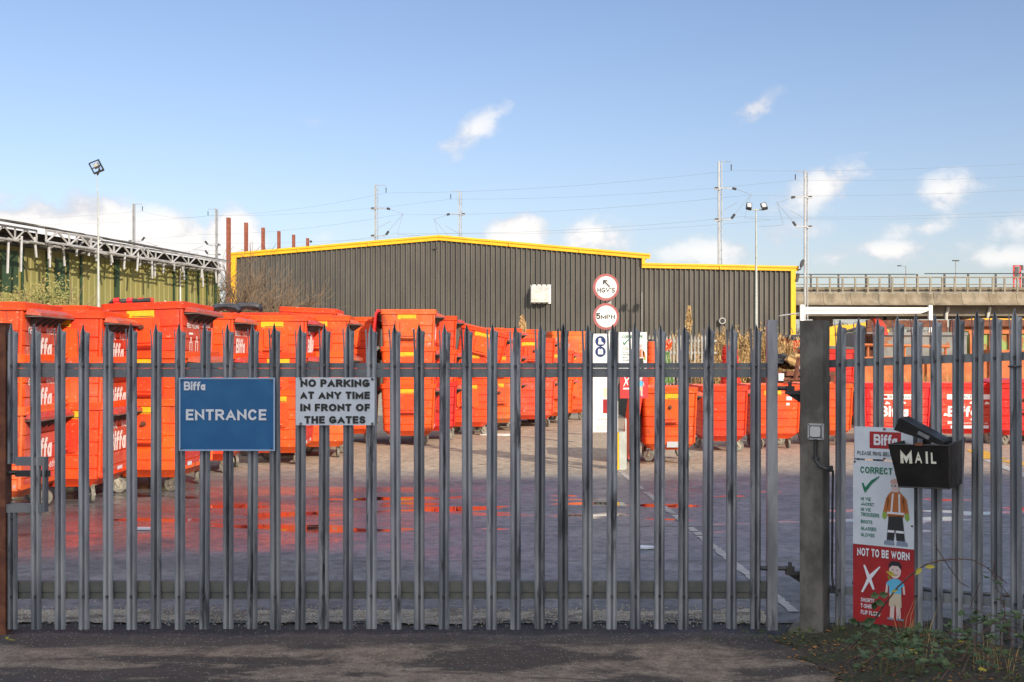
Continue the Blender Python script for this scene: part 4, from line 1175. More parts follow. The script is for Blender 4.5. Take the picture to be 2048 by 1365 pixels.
waste_bin('orange bin with a grey blue patch, right behind the concrete gate post', (px(1709, 23.6), 23.6), R(0), 0, 'o', 'r', (), False, False, None, True, .9)
m = MB()
c = [x for x in COL.objects if x.get('label', '').startswith('orange bin with a grey blue')][0]
conform([(-.40, .4), (-.12, .4), (-.12, 1.05), (-.40, 1.05)], f_side, .002, .006, m); m.build('grey_patch', M('grey_blue_patch', (.15, .17, .22), rough=.5), c)
c = [x for x in COL.objects if x.get('label', '').startswith('plain orange bin just')][0]
m = MB(); conform([(.22, .93), (.34, .93), (.34, 1.0), (.22, 1.0)], f_side, .002, .006, m); conform([(.22, .83), (.29, .83), (.29, .88), (.22, .88)], f_side, .002, .006, m); m.build('paper_label', SIGNWHITE, c)
m = MB()
logo(m, -.36, .22, .55, .76, f_front, .009); BEES1 = m.mesh('logo_lettering', WHITEP)
m = MB(); conform([(-.38, .895), (.48, .895), (.48, .995), (-.38, .995)], f_front, .002, .008, m); BEES2 = m.mesh('white_strip', WHITEP)
m = MB(); lettering(m, 'Biffa Bees', -.16, .30, .92, .975, f_front, .0, 1.0, off=.011)
BEES3 = m.mesh('strip_lettering', DARKMETAL)
m = MB(); conform([(-.28, .92), (-.20, .92), (-.20, .975), (-.28, .975)], f_front, .009, .011, m); BEES4 = m.mesh('strip_emblem', SIGNRED)
m = MB()
for (a, c) in ((-.22, .81), (.10, .82), (.40, .81), (-.42, .58), (.12, .49)):      # little winged shapes
    conform(ell(a, c, .032, .016, 8), f_front, .007, .009, m); conform(ell(a + .045, c + .004, .026, .018, 8), f_front, .007, .009, m); conform(ell(a + .012, c + .026, .024, .014, 8), f_front, .0072, .0092, m)
BEES5 = m.mesh('insect_marks', WHITEP)
m = MB(); logo(m, -.36, -.2, .40, .46, f_front, .009); lettering(m, 'www.biffa.co.uk', -.05, .45, .405, .44, f_front, .0, 1, off=.009); BEES6 = m.mesh('web_lettering', WHITEP)
m = MB(); conform([(-.3, .31), (.46, .31), (.46, .37), (-.3, .37)], f_front, .007, .009, m); BEES7 = m.mesh('small_label', SIGNWHITE)
waste_bin('red bin with white strip and insect marks, facing the gate above the mailbox', (px(1797.5, 24), 24.55, 0), R(-90), 0, 'r', 'r', (BEES1, BEES2, BEES3, BEES4, BEES5), True, False, None, True, .9, centre=True, ledge=False)
waste_bin('second red bin with white strip and insect marks, web address along its foot', (px(1936, 24), 24.55, 0), R(-91), 0, 'r', 'r', (BEES1, BEES2, BEES3, BEES4, BEES5, BEES6, BEES7), True, False, None, True, .9, centre=True, ledge=False)
waste_bin('dark red ribbed bin at the far right of the yard, side to the gate', (px(2110, 23.5), 23.6), R(-4), 0, 'r', 'r', (), True, False, LIDC['r'], True, 1.0)
# red bins further back
waste_bin('red bin with black lid behind the gate post, lower of two', (px(1712, 29), 29, 0), 0, .0, 'r', 'r', (), True, False, None, True)
waste_bin('red bin with black lid behind the gate post, upper of two', (px(1712, 29), 29, 0), 0, .70, 'r', 'r', (), True, False, LIDC['g'], False)
m = MB(); logo(m, -.3, .2, .78, .92, f_side, .04); c = [x for x in COL.objects if x.get('label', '').endswith('upper of two')][0]; m.build('logo_lettering', WHITEP, c)
c0 = None
for i, (u, v, Y, lab) in enumerate(((1583, 672, 36.5, 'small dark red wheelie bin with black lid on the reed bank, left one'), (1597, 676, 36.0, 'small dark red wheelie bin with black lid on the reed bank, right one'))):
    o = thing('wheelie_bin', lab, 'wheelie bin', (px(u, Y), Y, pz(v, Y) - 1.05), .1 * i, 'small dark red wheelie bins on the bank')
    m = MB(); m.hexa([(-.21, -.24, .06), (.21, -.24, .06), (.21, .24, .06), (-.21, .24, .06), (-.28, -.34, .98), (.28, -.34, .98), (.28, .34, .98), (-.28, .34, .98)]); m.build('bin_body', RED, o)
    m = MB(); m.hexa([(-.30, -.38, .985), (.30, -.38, .985), (.30, .36, .985), (-.30, .36, .985), (-.25, -.30, 1.07), (.25, -.30, 1.07), (.25, .32, 1.09), (-.25, .32, 1.09)]); m.tube([(-.25, .4, 1.0), (.25, .4, 1.0)], .02, 6); m.build('lid', RUBBER, o)
    for q in (-1, 1):
        m = MB(); m.tube([(q * .22, .24, .1), (q * .28, .24, .1)], .1, 12); m.build('wheel', RUBBER, o)

# ------------------------------------------------------------------ round signs and safety boards by the white line
YS = 18.7
rs_post = thing('sign_post', 'grey steel sign post with yellow strip at the top of the white line', 'sign post', (px(1243, YS), YS, 0))
m = MB(); w0 = px(1238.5, YS) - px(1243, YS); w1 = px(1250, YS) - px(1243, YS)
m.bb(w0, w1, 0, .07, 0, pz(864, YS)); m.bb(w1 + .004, w1 + .03, .04, .09, 0, pz(838, YS)); m.build('guard_plate', POSTGREY, rs_post)
m = MB(); m.bb(w0 - .033, w0 - .004, -.01, .06, 0, pz(866, YS)); m.build('yellow_strip', TRIM, rs_post)
m = MB(); m.bb(px(1220, YS) - px(1243, YS) - .03, px(1220, YS) - px(1243, YS) + .03, .09, .14, 0, pz(560, YS)); m.build('pole', POSTGREY, rs_post)
def round_sign(label, v, rad, texts, arrow=False):
    o = thing('round_sign', label, 'road sign', (px(1212, YS), YS, pz(v, YS)), 0, 'round signs on the sign post')
    o.rotation_euler = (0, 0, R(3))
    fn = lambda a, b, t: (a, -t, b)
    m = MB(); m.prism(ell(0, 0, rad, rad * 1.03, 40), fn, -.012, .0); m.build('sign_plate', RINGRED, o)
    m = MB(); m.prism(ell(.002, 0, rad * .81, rad * .835, 40), fn, .0, .004); m.build('white_disc', WHITE, o)
    m = MB()
    for (s, a0, a1, b0, b1, bd) in texts: strokes(m, s, a0, a1, b0, b1, fn, bd, .12, off=.006)
    if arrow:
        A = Matrix.Rotation(R(45), 2)
        pl = [(-.011, -.075), (.011, -.075), (.011, .035), (.042, .0), (.042, .032), (0, .075), (-.042, .032), (-.042, .0), (-.011, .035)]
        pl = [tuple(A @ Vector(p)) for p in pl]
        m.prism([(a + .005, b + .06) for a, b in pl], fn, .0045, .007)
    m.build('sign_lettering', BLACKP, o)
    m = MB(); m.bb(-.03, .09, .013, .09, -.03, .03); m.build('clamp', POSTGREY, o)
k = YS / F
round_sign("upper round sign with an arrow for heavy vehicles above the speed sign", 575, 26.3 * k, [("HGV'S", -.135, .14, -.085, -.005, .19)], True)
round_sign('lower round speed sign below the arrow sign, partly behind a gate spike', 633.5, 26.0 * k, [('5', -.155, -.088, -.042, .055, .21), ('MPH', -.078, .14, -.042, .03, .18)])
# white board with blue safety discs, on its timber post
ba = thing('safety_board', 'tall white safety board with blue boot and vest discs on a timber post', 'notice board', (px(1211, YS + .03), YS + .03, pz(865, YS + .03)), R(0))
Yb = YS + .03; k = Yb / F; hw = 25 * k; hh = (865 - 668) * k
fn = lambda a, b, t: (a, -t, b)
m = MB(); m.bb(-hw, hw, 0, .015, 0, hh); m.build('board', WHITE, ba)
m = MB(); m.bb(-hw - .05, -hw - .003, 0, .05, -.62, hh + .005); m.build('timber_post', TIMBER, ba)
m = MB()
for v in (683, 704): m.prism(ell(-hw + 15 * k, (865 - v) * k, 10.5 * k, 10.5 * k, 24), fn, .0, .003)
m.bb(hw - 9 * k, hw - 1 * k, -.003, -.0005, (865 - 705) * k, (865 - 672) * k)
m.bb(hw - 9 * k, hw - 1 * k, -.003, -.0005, (865 - 716) * k, (865 - 708) * k)
m.build('blue_disc', NAVY, ba)
m = MB(); cx_ = -hw + 15 * k; cy_ = (865 - 683) * k
m.prism([(cx_ + a * k, cy_ + b * k) for a, b in ((-3.5, 6), (1, 6), (1.5, 0), (6, -4), (6, -6), (-4.5, -6))], fn, .0035, .005)
cy_ = (865 - 704) * k
m.prism([(cx_ + a * k, cy_ + b * k) for a, b in ((-5, 3), (-3, 6), (-1.5, 6), (0, 3.5), (1.5, 6), (3, 6), (5, 3), (5, -5), (-5, -5))], fn, .0035, .005)
m.build('disc_symbol', WHITEP, ba)
m = MB()
m.bb(-hw + 20 * k, -hw + 34 * k, -.003, -.0005, (865 - 827) * k, (865 - 799) * k)
for i, (a0, a1) in enumerate(((10, 46), (19, 30), (8, 44), (6, 46), (8, 45))):
    lettering(m, ('ALL VISITORS MUST REPORT', 'TO', 'no items to be left', 'fully covered footwear', 'must be worn on site')[i], -hw + a0 * k, -hw + a1 * k, (865 - (840, 847, 853, 857, 861)[i]) * k, (865 - (837.5, 844.5, 850.8, 854.6, 858.6)[i]) * k, fn, .0, off=.003)
m.build('notice_print', SIGNRED, ba)
m = MB(); m.bb(-hw + 21 * k, -hw + 33 * k, -.003, -.0005, (865 - 795) * k, (865 - 776) * k); m.build('small_label', M('cream_label', (.62, .58, .40), rough=.5), ba)
# one flat figure of a worker, used on both clothing boards
def worker(mb_of, fn, x, z, s):
    """generic worker in work clothes, s = height; mb_of(name) returns the MB for a colour"""
    def pl(c, pts, t=.0035): mb_of(c).prism([(x + a * s, z + b * s) for a, b in pts], fn, t - .001, t)
    pl('boot', [(-.17, .0), (-.01, .0), (-.015, .05), (-.06, .085), (-.12, .08), (-.17, .05)]); pl('boot', [(.02, .0), (.19, .0), (.19, .05), (.14, .08), (.07, .085), (.02, .05)])
    pl('dark', [(-.13, .07), (-.02, .07), (.0, .25), (.02, .07), (.15, .07), (.11, .45), (-.10, .45)])
    pl('white', [(-.115, .19), (-.015, .19), (-.01, .225), (-.11, .225)], .0045); pl('white', [(.015, .19), (.135, .19), (.13, .225), (.012, .225)], .0045)
    pl('orange', [(-.12, .43), (.13, .43), (.15, .55), (.14, .74), (.06, .82), (-.05, .82), (-.12, .74), (-.13, .55)])
    pl('orange', [(-.10, .76), (-.14, .70), (-.185, .50), (-.13, .48), (-.09, .66)]); pl('orange', [(.12, .76), (.17, .70), (.205, .50), (.15, .48), (.10, .66)])
    pl('white', [(-.07, .50), (-.045, .50), (-.02, .78), (-.045, .78)], .0045); pl('white', [(.055, .50), (.08, .50), (.075, .78), (.05, .78)], .0045); pl('white', [(-.125, .47), (.135, .47), (.138, .50), (-.125, .50)], .0045)
    pl('glove', [(-.19, .50), (-.135, .485), (-.13, .41), (-.17, .38), (-.20, .42)]); pl('glove', [(.15, .48), (.205, .50), (.215, .41), (.18, .37), (.145, .42)])
    pl('skin', [(-.05, .80), (.055, .80), (.065, .90), (.06, .94), (-.055, .94), (-.06, .90)], .0045)
    pl('dark', [(-.055, .885), (.06, .885), (.06, .91), (-.055, .91)], .0052); pl('white', [(-.04, .889), (-.008, .889), (-.008, .906), (-.04, .906)], .0058); pl('white', [(.012, .889), (.045, .889), (.045, .906), (.012, .906)], .0058)
    pl('helmet', [(-.075, .935), (.08, .935), (.07, .975), (.035, 1.0), (-.03, 1.0), (-.065, .975)], .0055)
def casual(mb_of, fn, x, z, s):
    """generic bare-headed figure in T-shirt and shorts"""
    def pl(c, pts, t=.0035): mb_of(c).prism([(x + a * s, z + b * s) for a, b in pts], fn, t - .001, t)
    pl('skin', [(-.09, .02), (-.02, .02), (-.01, .26), (-.08, .26)]); pl('skin', [(.02, .02), (.10, .02), (.085, .26), (.015, .26)])
    pl('boot', [(-.13, .0), (-.015, .0), (-.02, .03), (-.13, .03)], .0045); pl('boot', [(.02, .0), (.14, .0), (.14, .03), (.02, .03)], .0045)
    pl('sand', [(-.105, .22), (-.005, .22), (.0, .28), (.01, .22), (.11, .22), (.10, .44), (-.095, .44)], .0045)
    pl('blue', [(-.10, .42), (.105, .42), (.105, .62), (.07, .68), (-.06, .68), (-.10, .62)], .0042); pl('blue', [(-.08, .67), (-.15, .60), (-.12, .55), (-.08, .59)], .0042); pl('blue', [(.085, .67), (.155, .60), (.125, .55), (.085, .59)], .0042)
    pl('skin', [(-.15, .59), (-.12, .56), (-.13, .44), (-.165, .44)]); pl('skin', [(.155, .59), (.125, .56), (.135, .44), (.17, .44)])
    mb_of('skin').prism([(x + a * s, z + b * s) for a, b in ell(.0, .82, .10, .135, 20)], fn, .0025, .0045)
    pl('hair', [(-.105, .83), (-.09, .86), (-.05, .90), (.05, .90), (.09, .86), (.105, .83), (.105, .92), (.06, .975), (-.06, .975), (-.105, .92)], .0056)
    pl('dark', [(-.05, .825), (-.025, .825), (-.025, .838), (-.05, .838)], .0056); pl('dark', [(.025, .825), (.05, .825), (.05, .838), (.025, .838)], .0056); pl('dark', [(-.04, .755), (.045, .755), (.035, .745), (-.03, .745)], .0056)
FIGC = {'boot': M('figure_boot', (.20, .24, .33), rough=.5), 'dark': M('figure_dark', (.02, .02, .025), rough=.5), 'white': SIGNTXT, 'orange': M('figure_orange', (.42, .13, .03), rough=.5), 'glove': M('figure_glove', (.24, .38, .05), rough=.5),
        'skin': M('figure_skin', (.60, .46, .44), rough=.5), 'helmet': M('figure_helmet', (.52, .33, .30), rough=.5), 'hair': M('figure_hair', (.012, .013, .02), rough=.5), 'blue': M('figure_blue', (.10, .40, .62), rough=.5), 'sand': M('figure_sand', (.50, .42, .31), rough=.5)}
def fig_parts(root, jobs, prefix='figure'):
    d = {}
    def mb_of(c): return d.setdefault(c, MB())
    for f, a in jobs: f(mb_of, *a)
    for c, m in d.items(): m.build({'boot': 'figure_footwear', 'dark': 'figure_outline', 'white': 'figure_stripe', 'orange': 'figure_jacket', 'glove': 'figure_glove', 'skin': 'figure_skin', 'helmet': 'figure_helmet', 'hair': 'figure_hair', 'blue': 'figure_shirt', 'sand': 'figure_shorts'}[c], FIGC[c], root)
def tick(m, fn, x, z, s, t=.004):
    m.prism([(x + a * s, z + b * s) for a, b in ((0, .52), (.10, .56), (.20, .30), (.55, .72), (1.0, .98), (1.02, 1.0), (.98, .90), (.60, .55), (.18, 0), (.08, .25))], fn, t - .001, t)
def cross(m, fn, x, z, w_, h_, t=.004):
    m.prism([(x + a * w_, z + b * h_) for a, b in ((0, .0), (.10, .0), (.42, .40), (.62, .12), (.70, .16), (.54, .52), (1.0, .97), (.96, 1.0), (.44, .66), (.20, 1.0), (.12, .98), (.32, .52))], fn, t - .001, t)
bb_ = thing('clothing_board', 'white and red clothing board fixed beside the blue disc board in the yard', 'notice board', (px(1265.5, YS - .05), YS - .05, pz(797, YS)), 0)
k = YS / F; hw = 28 * k; hh = (797 - 665) * k; zr = (797 - 742) * k
m = MB(); m.bb(-hw, hw, 0, .012, zr, hh); m.build('white_panel', WHITE, bb_)
m = MB(); m.bb(-hw + .02, hw + .02, 0, .012, 0, zr - .002); m.build('red_panel', M('board_red', (.50, .035, .035), rough=.45), bb_)
m = MB(); strokes(m, 'CORRECT PPE', -hw + 7 * k, hw - 8 * k, (797 - 677) * k, (797 - 671) * k, fn, .2, off=.004); tick(m, fn, -hw + 8 * k, (797 - 692) * k, 15 * k)
for i, s in enumerate(('HI VIZ', 'JACKET', 'HI VIZ', 'TROUSERS', 'BOOTS', 'GLASSES')): lettering(m, s, -hw + 8 * k, -hw + (19, 20, 19, 24, 19, 22)[i] * k, (797 - (698, 701.5, 706.5, 711, 716.5, 722)[i]) * k, (797 - (695, 699, 704, 708, 713.7, 719)[i]) * k, fn, .01, off=.004)
m.build('green_lettering', SIGNGREEN, bb_)
m = MB(); cross(m, fn, -hw + 9 * k, (797 - 773) * k, 14 * k, 20 * k); m.bb(-hw + 9 * k, hw - 32 * k, -.003, -.0005, (797 - 779) * k, (797 - 776) * k); m.build('white_lettering', WHITEP, bb_)
fig_parts(bb_, [(worker, (fn, hw - 13 * k, (797 - 741) * k, 52 * k)), (casual, (fn, hw - 13 * k, 4 * k, 46 * k))])
m = MB(); m.bb(-.03, .03, .015, .06, -.9, hh); m.build('post', POSTGREY, bb_)

# ------------------------------------------------------------------ red tubs, green crate and other loose things by the right-hand bins
def ribbed(label, u0, u1, v0, v1, Y, lean=0):
    k = Y / F; x = px((u0 + u1) / 2, Y); rad = (u1 - u0) / 2 * k; h = (v1 - v0) * k
    o = thing('ribbed_tub', label, 'tub', (x, Y, pz(v1, Y)), 0, 'red ribbed plastic tubs')
    m = MB(); pts = []; rs = []
    n = 7
    for i in range(n):
        z = h * i / n; t = 1 - .30 * i / n
        pts += [(lean * z, 0, z), (lean * z, 0, z + h / n * .55), (lean * z, 0, z + h / n * .6), (lean * z, 0, z + h / n * .95)]
        rs += [rad * t, rad * t, rad * t * .88, rad * t * .88]
    m.tube(pts, rs, 16); m.build('tub_shell', RED if lean else ORANGE, o, True)
    m = MB(); m.tube([(lean * h, 0, h + .001), (lean * h, 0, h + .035)], rad * .6, 14); m.build('tub_base', RUBBER if not lean else ORANGE, o)
    return o
ribbed('ribbed red plastic tub standing right of the clothing board', 1292, 1314, 683, 770, 22.5)
ribbed('leaning ribbed red plastic tub in front of the dry reeds', 1440, 1484, 694, 780, 25.5, -.03)
for q, (u, v) in enumerate(((1300, 690), )): pass
o = thing('plastic_crate', 'green slatted plastic crate tilted behind the glossy orange bin', 'crate', (px(1336, 24.5), 24.5, pz(766, 24.5)), 0)
o.rotation_euler = (0, R(-9), 0)
m = MB()
for i in range(7): m.bb(-.13 + i * .038, -.108 + i * .038, -.012, .0, 0, .62)
m.build('slat', GREENP, o)
m = MB()
for z in (.0, .30, .58): m.bb(-.14, .13, .002, .03, z, z + .035)
m.build('crate_frame', GREENP, o)
m = MB(); r = random.Random(8)
pts = []
for i in range(60):
    t = r.uniform(0, 6.28); q = r.uniform(-1, 1); rad = r.uniform(.06, .15); pts.append((px(1333, 24.8) + rad * math.cos(t), 24.8 + rad * math.sin(t) * .6, pz(690, 24.8) + q * .14))
for i in range(0, 57, 3): m.add(pts[i:i + 3], [(0, 1, 2)])
tag(m.build('plastic_bag', ORANGE), 'torn orange bag caught above the green crate', 'bag')
# far palisade fence
pf_ = thing('distant_fence', 'pale steel palisade fence in front of the dry reeds', 'fence', (px(1350, 33), 33, 0))
for i, u in enumerate(range(1278, 1432, 7)):
    x = px(u, 33) - px(1350, 33); zt = pz(669 + (i % 3), 33)
    m = MB(); m.add([(x - .022, 0, 0), (x + .022, 0, 0), (x + .022, 0, zt - .1), (x, 0, zt), (x - .022, 0, zt - .1), (x - .022, .03, 0), (x + .022, .03, 0), (x + .022, .03, zt - .1), (x, .03, zt), (x - .022, .03, zt - .1)],
        [(0, 1, 2, 3, 4), (9, 8, 7, 6, 5), (0, 5, 6, 1), (1, 6, 7, 2), (2, 7, 8, 3), (3, 8, 9, 4), (4, 9, 5, 0)]); m.build('pale', PALEF, pf_)
m = MB()
for v in (682, 706): m.bb(px(1274, 33) - px(1350, 33), px(1434, 33) - px(1350, 33), .032, .07, pz(v, 33) - .03, pz(v, 33) + .03)
m.build('rail', PALEF, pf_)

# ------------------------------------------------------------------ skips, canopy frame, digger at the far right
def skip_box(label, name, u0, u1, v0, v1, Y, mat, dep=2.2, ribs=6, hgroup=None, ribmat=None):
    x0, x1 = px(u0, Y), px(u1, Y); z0, z1 = max(0, pz(v1, Y)), pz(v0, Y)
    o = thing(name, label, 'skip', ((x0 + x1) / 2, Y, z0)); w_ = (x1 - x0) / 2; h = z1 - z0
    m = MB(); t = .06
    m.bb(-w_, w_, 0, t, 0, h); m.bb(-w_, w_, dep - t, dep, 0, h); m.bb(-w_, -w_ + t, t, dep - t, 0, h); m.bb(w_ - t, w_, t, dep - t, 0, h); m.bb(-w_ + t, w_ - t, t, dep - t, .02, .08); m.build('skip_body', mat, o)
    m = MB(); m.bb(-w_ - .03, w_ + .03, -.06, -.003, h - .09, h); m.build('top_rail', ribmat or mat, o)
    for i in range(ribs):
        x = -w_ + .05 + (2 * w_ - .1) * i / max(1, ribs - 1); m = MB(); m.bb(x - .05, x + .05, -.07, -.003, 0, h - .1); m.build('rib', ribmat or mat, o)
    return o
skip_box('large grey steel skip with rust streaks behind the red bins', 'waste_skip', 1735, 1932, 665, 790, 34.0, SKIPGREY, 2.4, 4)
o = skip_box('rusty orange low skip in front of the grey skip', 'waste_skip', 1727, 1985, 714, 800, 30.5, SKIPRUST, 1.8, 5)
skip_box('green and rust container right of the grey skip', 'waste_skip', 1938, 2140, 662, 790, 34.6, SKIPGREEN, 2.4, 6, None, SKIPRUST)
skip_box('rust red low container under the green one', 'waste_skip', 1990, 2200, 700, 800, 32.5, SKIPRUST, 1.5, 5)
o = thing('steel_rail', 'orange steel handrail in front of the grey skip', 'rail', (px(1810, 33.2), 33.2, 0))
m = MB(); x0, x1 = px(1722, 33.2) - px(1810, 33.2), px(1899, 33.2) - px(1810, 33.2)
m.tube([(x0, 0, pz(690, 33.2)), (x1, 0, pz(694, 33.2))], .045, 6); m.build('rail_bar', SKIPRUST, o)
for x in (x1 - .1, x0 + .2, 0): 
    m = MB(); m.tube([(x, .03, 0), (x, .03, pz(693, 33.2))], .035, 6); m.build('rail_post', SKIPRUST, o)
def gantry(label, u0, u1, v0, Y, posts=True, grp=None):
    o = thing('rusty_frame', label, 'frame', (px(u0, Y), Y, 0)); W_ = px(u1, Y) - px(u0, Y); z = pz(v0, Y)
    m = MB(); m.bb(0, W_, -.08, .08, z - .22, z); m.build('top_beam', RUST, o)
    for x in (.1, W_ - .1): 
        m = MB(); m.bb(x - .12, x + .12, -.07, .07, 0, z - .222); m.build('frame_post', RUST, o)
    return o
gantry('rusty steel frame standing behind the grey skip', 1733, 1893, 641, 38)
o = gantry('rusty steel frame standing behind the green container', 1900, 2120, 640, 39)
m = MB(); w_ = px(2110, 39) - px(1900, 39); m.bb(.4, w_ - .3, .1, .16, pz(662, 39), pz(646, 39)); m.build('back_panel', SKIPRUST, o)
o = thing('ribbed_plate', 'dark ribbed rusty plate at the left end of the grey skip', 'plate', (px(1741, 33.4), 33.4, 0))
m = MB()
for i in range(6): m.bb(-.14 + i * .05, -.11 + i * .05, -.05, 0, .9, pz(672, 33.4))
m.bb(-.16, .16, .002, .04, .0, pz(668, 33.4)); m.build('plate_body', RUST, o)
o = thing('white_canopy', 'white painted steel canopy frame standing under the viaduct', 'canopy', (px(1600, 47), 47, 0))
def cw(u): return px(u, 47) - px(1600, 47)
def cz(v): return pz(v, 47)
for u0, u1, v0 in ((1600, 1607.5, 610), (1857, 1864, 611)):
    m = MB(); m.bb(cw(u0), cw(u1), -.08, .08, 0, cz(v0)); m.build('canopy_post', WHITE, o)
m = MB(); m.hexa([(cw(1608), -.07, cz(621.5)), (cw(1856.5), -.07, cz(621.5)), (cw(1856.5), .07, cz(621.5)), (cw(1608), .07, cz(621.5)), (cw(1608), -.07, cz(614.5)), (cw(1856.5), -.07, cz(615.5)), (cw(1856.5), .07, cz(615.5)), (cw(1608), .07, cz(614.5))]); m.build('top_beam', WHITE, o)
m = MB(); m.hexa([(cw(1608), -.05, cz(628.5)), (cw(1840), -.05, cz(627.5)), (cw(1840), .05, cz(627.5)), (cw(1608), .05, cz(628.5)), (cw(1608), -.05, cz(622.3)), (cw(1856), -.05, cz(622.3)), (cw(1856), .05, cz(622.3)), (cw(1608), .05, cz(622.3))]); m.build('lower_beam', WHITE, o)
m = MB(); m.hexa([(cw(1590), .1, cz(628)), (cw(1600), .1, cz(628)), (cw(1600), 3, cz(628)), (cw(1590), 3, cz(628)), (cw(1598), .1, cz(626)), (cw(1600), .1, cz(625)), (cw(1600), 3, cz(625)), (cw(1598), 3, cz(625))]); m.build('side_fascia', WHITE, o)
# digger boom beyond the skips
dg = thing('excavator', 'yellow excavator with its boom lowered behind the skips', 'excavator', (px(1690, 42), 42, 0))
def ex(u): return px(u, 42) - px(1690, 42)
def ez(v): return pz(v, 42)
m = MB(); m.prism([(ex(1655), ez(672)), (ex(1655), ez(656)), (ex(1672), ez(651)), (ex(1700), ez(650)), (ex(1730), ez(645)), (ex(1740), ez(646)), (ex(1738), ez(653)), (ex(1705), ez(660)), (ex(1680), ez(661)), (ex(1668), ez(672))], lambda a, c, t: (a, t, c), -.22, .22); m.build('boom', DIGGER, dg)
m = MB(); m.prism([(ex(1738), ez(647)), (ex(1748), ez(648)), (ex(1776), ez(661)), (ex(1774), ez(667)), (ex(1742), ez(656))], lambda a, c, t: (a, t, c), -.16, .16); m.build('dipper_arm', DIGGER, dg)
m = MB(); m.bb(ex(1640), ex(1668), -.9, 1.2, .9, ez(673)); m.build('cab', DIGGER, dg)
m = MB(); m.tube([(ex(1670), -.3, ez(668)), (ex(1720), -.3, ez(655))], .06, 6); m.build('hydraulic_ram', DARKMETAL, dg)
m = MB(); m.bb(ex(1630), ex(1690), -1.2, -.75, 0, .85); m.bb(ex(1630), ex(1690), .8, 1.25, 0, .85); m.build('track', RUBBER, dg)
o = thing('excavator', 'second yellow machine boom showing above the green container', 'excavator', (px(2000, 43), 43, 0))
m = MB(); a0, a1 = px(1925, 43) - px(2000, 43), px(2090, 43) - px(2000, 43)
m.prism([(a0, pz(641, 43)), (a0 + .4, pz(637, 43)), (a1, pz(639, 43)), (a1, pz(646, 43)), (a0 + .5, pz(644, 43))], lambda a, c, t: (a, t, c), -.2, .2); m.build('boom', DIGGER, o)
m = MB(); m.bb(a1 - .8, a1 + .8, -.9, .9, .5, pz(640, 43)); m.build('cab', DIGGER, o)
m = MB(); m.bb(a1 - 1.2, a1 + 1.2, -1.1, 1.1, 0, .48); m.build('track', RUBBER, o)
# red curved grab shell
o = MB(); k = 33.0 / F; pl = []
for i in range(9):
    t = i / 8; pl.append((px(1750 + 18 * math.sin(t * 1.4) - 2, 33), pz(637 + 34 * t * t, 33)))
m = MB(); n = len(pl)
for i, (a, c) in enumerate(pl): m.v += [(a - .10 - .12 * i / n, 32.9, c), (a + .02 + .10 * i / n, 32.85, c), (a - .1 - .12 * i / n, 33.1, c), (a + .02 + .1 * i / n, 33.1, c)]
for i in range(n - 1):
    q = 4 * i; m.f += [(q, q + 1, q + 5, q + 4), (q + 2, q + 6, q + 7, q + 3), (q, q + 4, q + 6, q + 2), (q + 1, q + 3, q + 7, q + 5)]; m.mi += [0] * 4
m.f.append((0, 2, 3, 1)); m.mi.append(0)
tag(m.build('curved_shell', M('pale_red_plastic', (.55, .07, .05), rough=.45), None, True), 'pale red curved plastic shell rising above the skip edge', 'plastic shell')
# small rubbish skip beside the gate post
o = skip_box('small rusty skip heaped with rubbish just behind the concrete gate post', 'rubbish_skip', 1548, 1668, 744, 870, 27.0, RUST, 1.5, 4)
m = MB(); m.bb(px(1556, 26.9), px(1567, 26.9), 26.84, 26.86, pz(762, 26.9), pz(747, 26.9)); c = m.build('paper_label', SIGNWHITE); c.parent = o; c.matrix_parent_inverse = Matrix.Translation(-Vector(o.location))
r = random.Random(31)
for i in range(16):
    u = r.uniform(1556, 1640); v = r.uniform(716, 748); Y = r.uniform(27.1, 28.0)
    m = MB(); n = 10; ring = 6; rad = r.uniform(.10, .2)
    c = P(u, v, Y)
    for a in range(ring + 1):
        for b_ in range(n):
            ph = math.pi * a / ring; th = 2 * math.pi * b_ / n; q = rad * (1 + r.uniform(-.35, .3))
            m.v.append((c.x + q * math.sin(ph) * math.cos(th) * 1.3, c.y + q * math.sin(ph) * math.sin(th), c.z + q * math.cos(ph) * .8))
    for a in range(ring):
        for b_ in range(n): m.f.append((a * n + b_, a * n + (b_ + 1) % n, (a + 1) * n + (b_ + 1) % n, (a + 1) * n + b_)); m.mi.append(0)
    mt = (SACK, SACK, FOIL, REED)[i % 4]
    tag(m.build('rubbish_bag', mt), ('shiny black sack heaped on the rubbish skip', 'dull black sack heaped on the rubbish skip', 'crumpled silvery wrapping heaped on the rubbish skip', 'clump of straw coloured rubbish heaped on the rubbish skip')[i % 4], 'rubbish', ('shiny sacks on the rubbish skip', 'dull sacks on the rubbish skip', 'silvery wrapping on the rubbish skip', 'straw rubbish on the rubbish skip')[i % 4])
o = thing('steel_lever', 'rusty steel bar leaning on the rubbish skip by the post', 'bar', (px(1590, 26.6), 26.6, pz(760, 26.6)))
m = MB(); m.tube([(0, 0, 0), (px(1598, 26.6) - px(1590, 26.6), 0, .5)], .05, 6); m.tube([(-.25, 0, 0), (.25, 0, 0)], .03, 6); m.build('lever_bar', RUST, o)
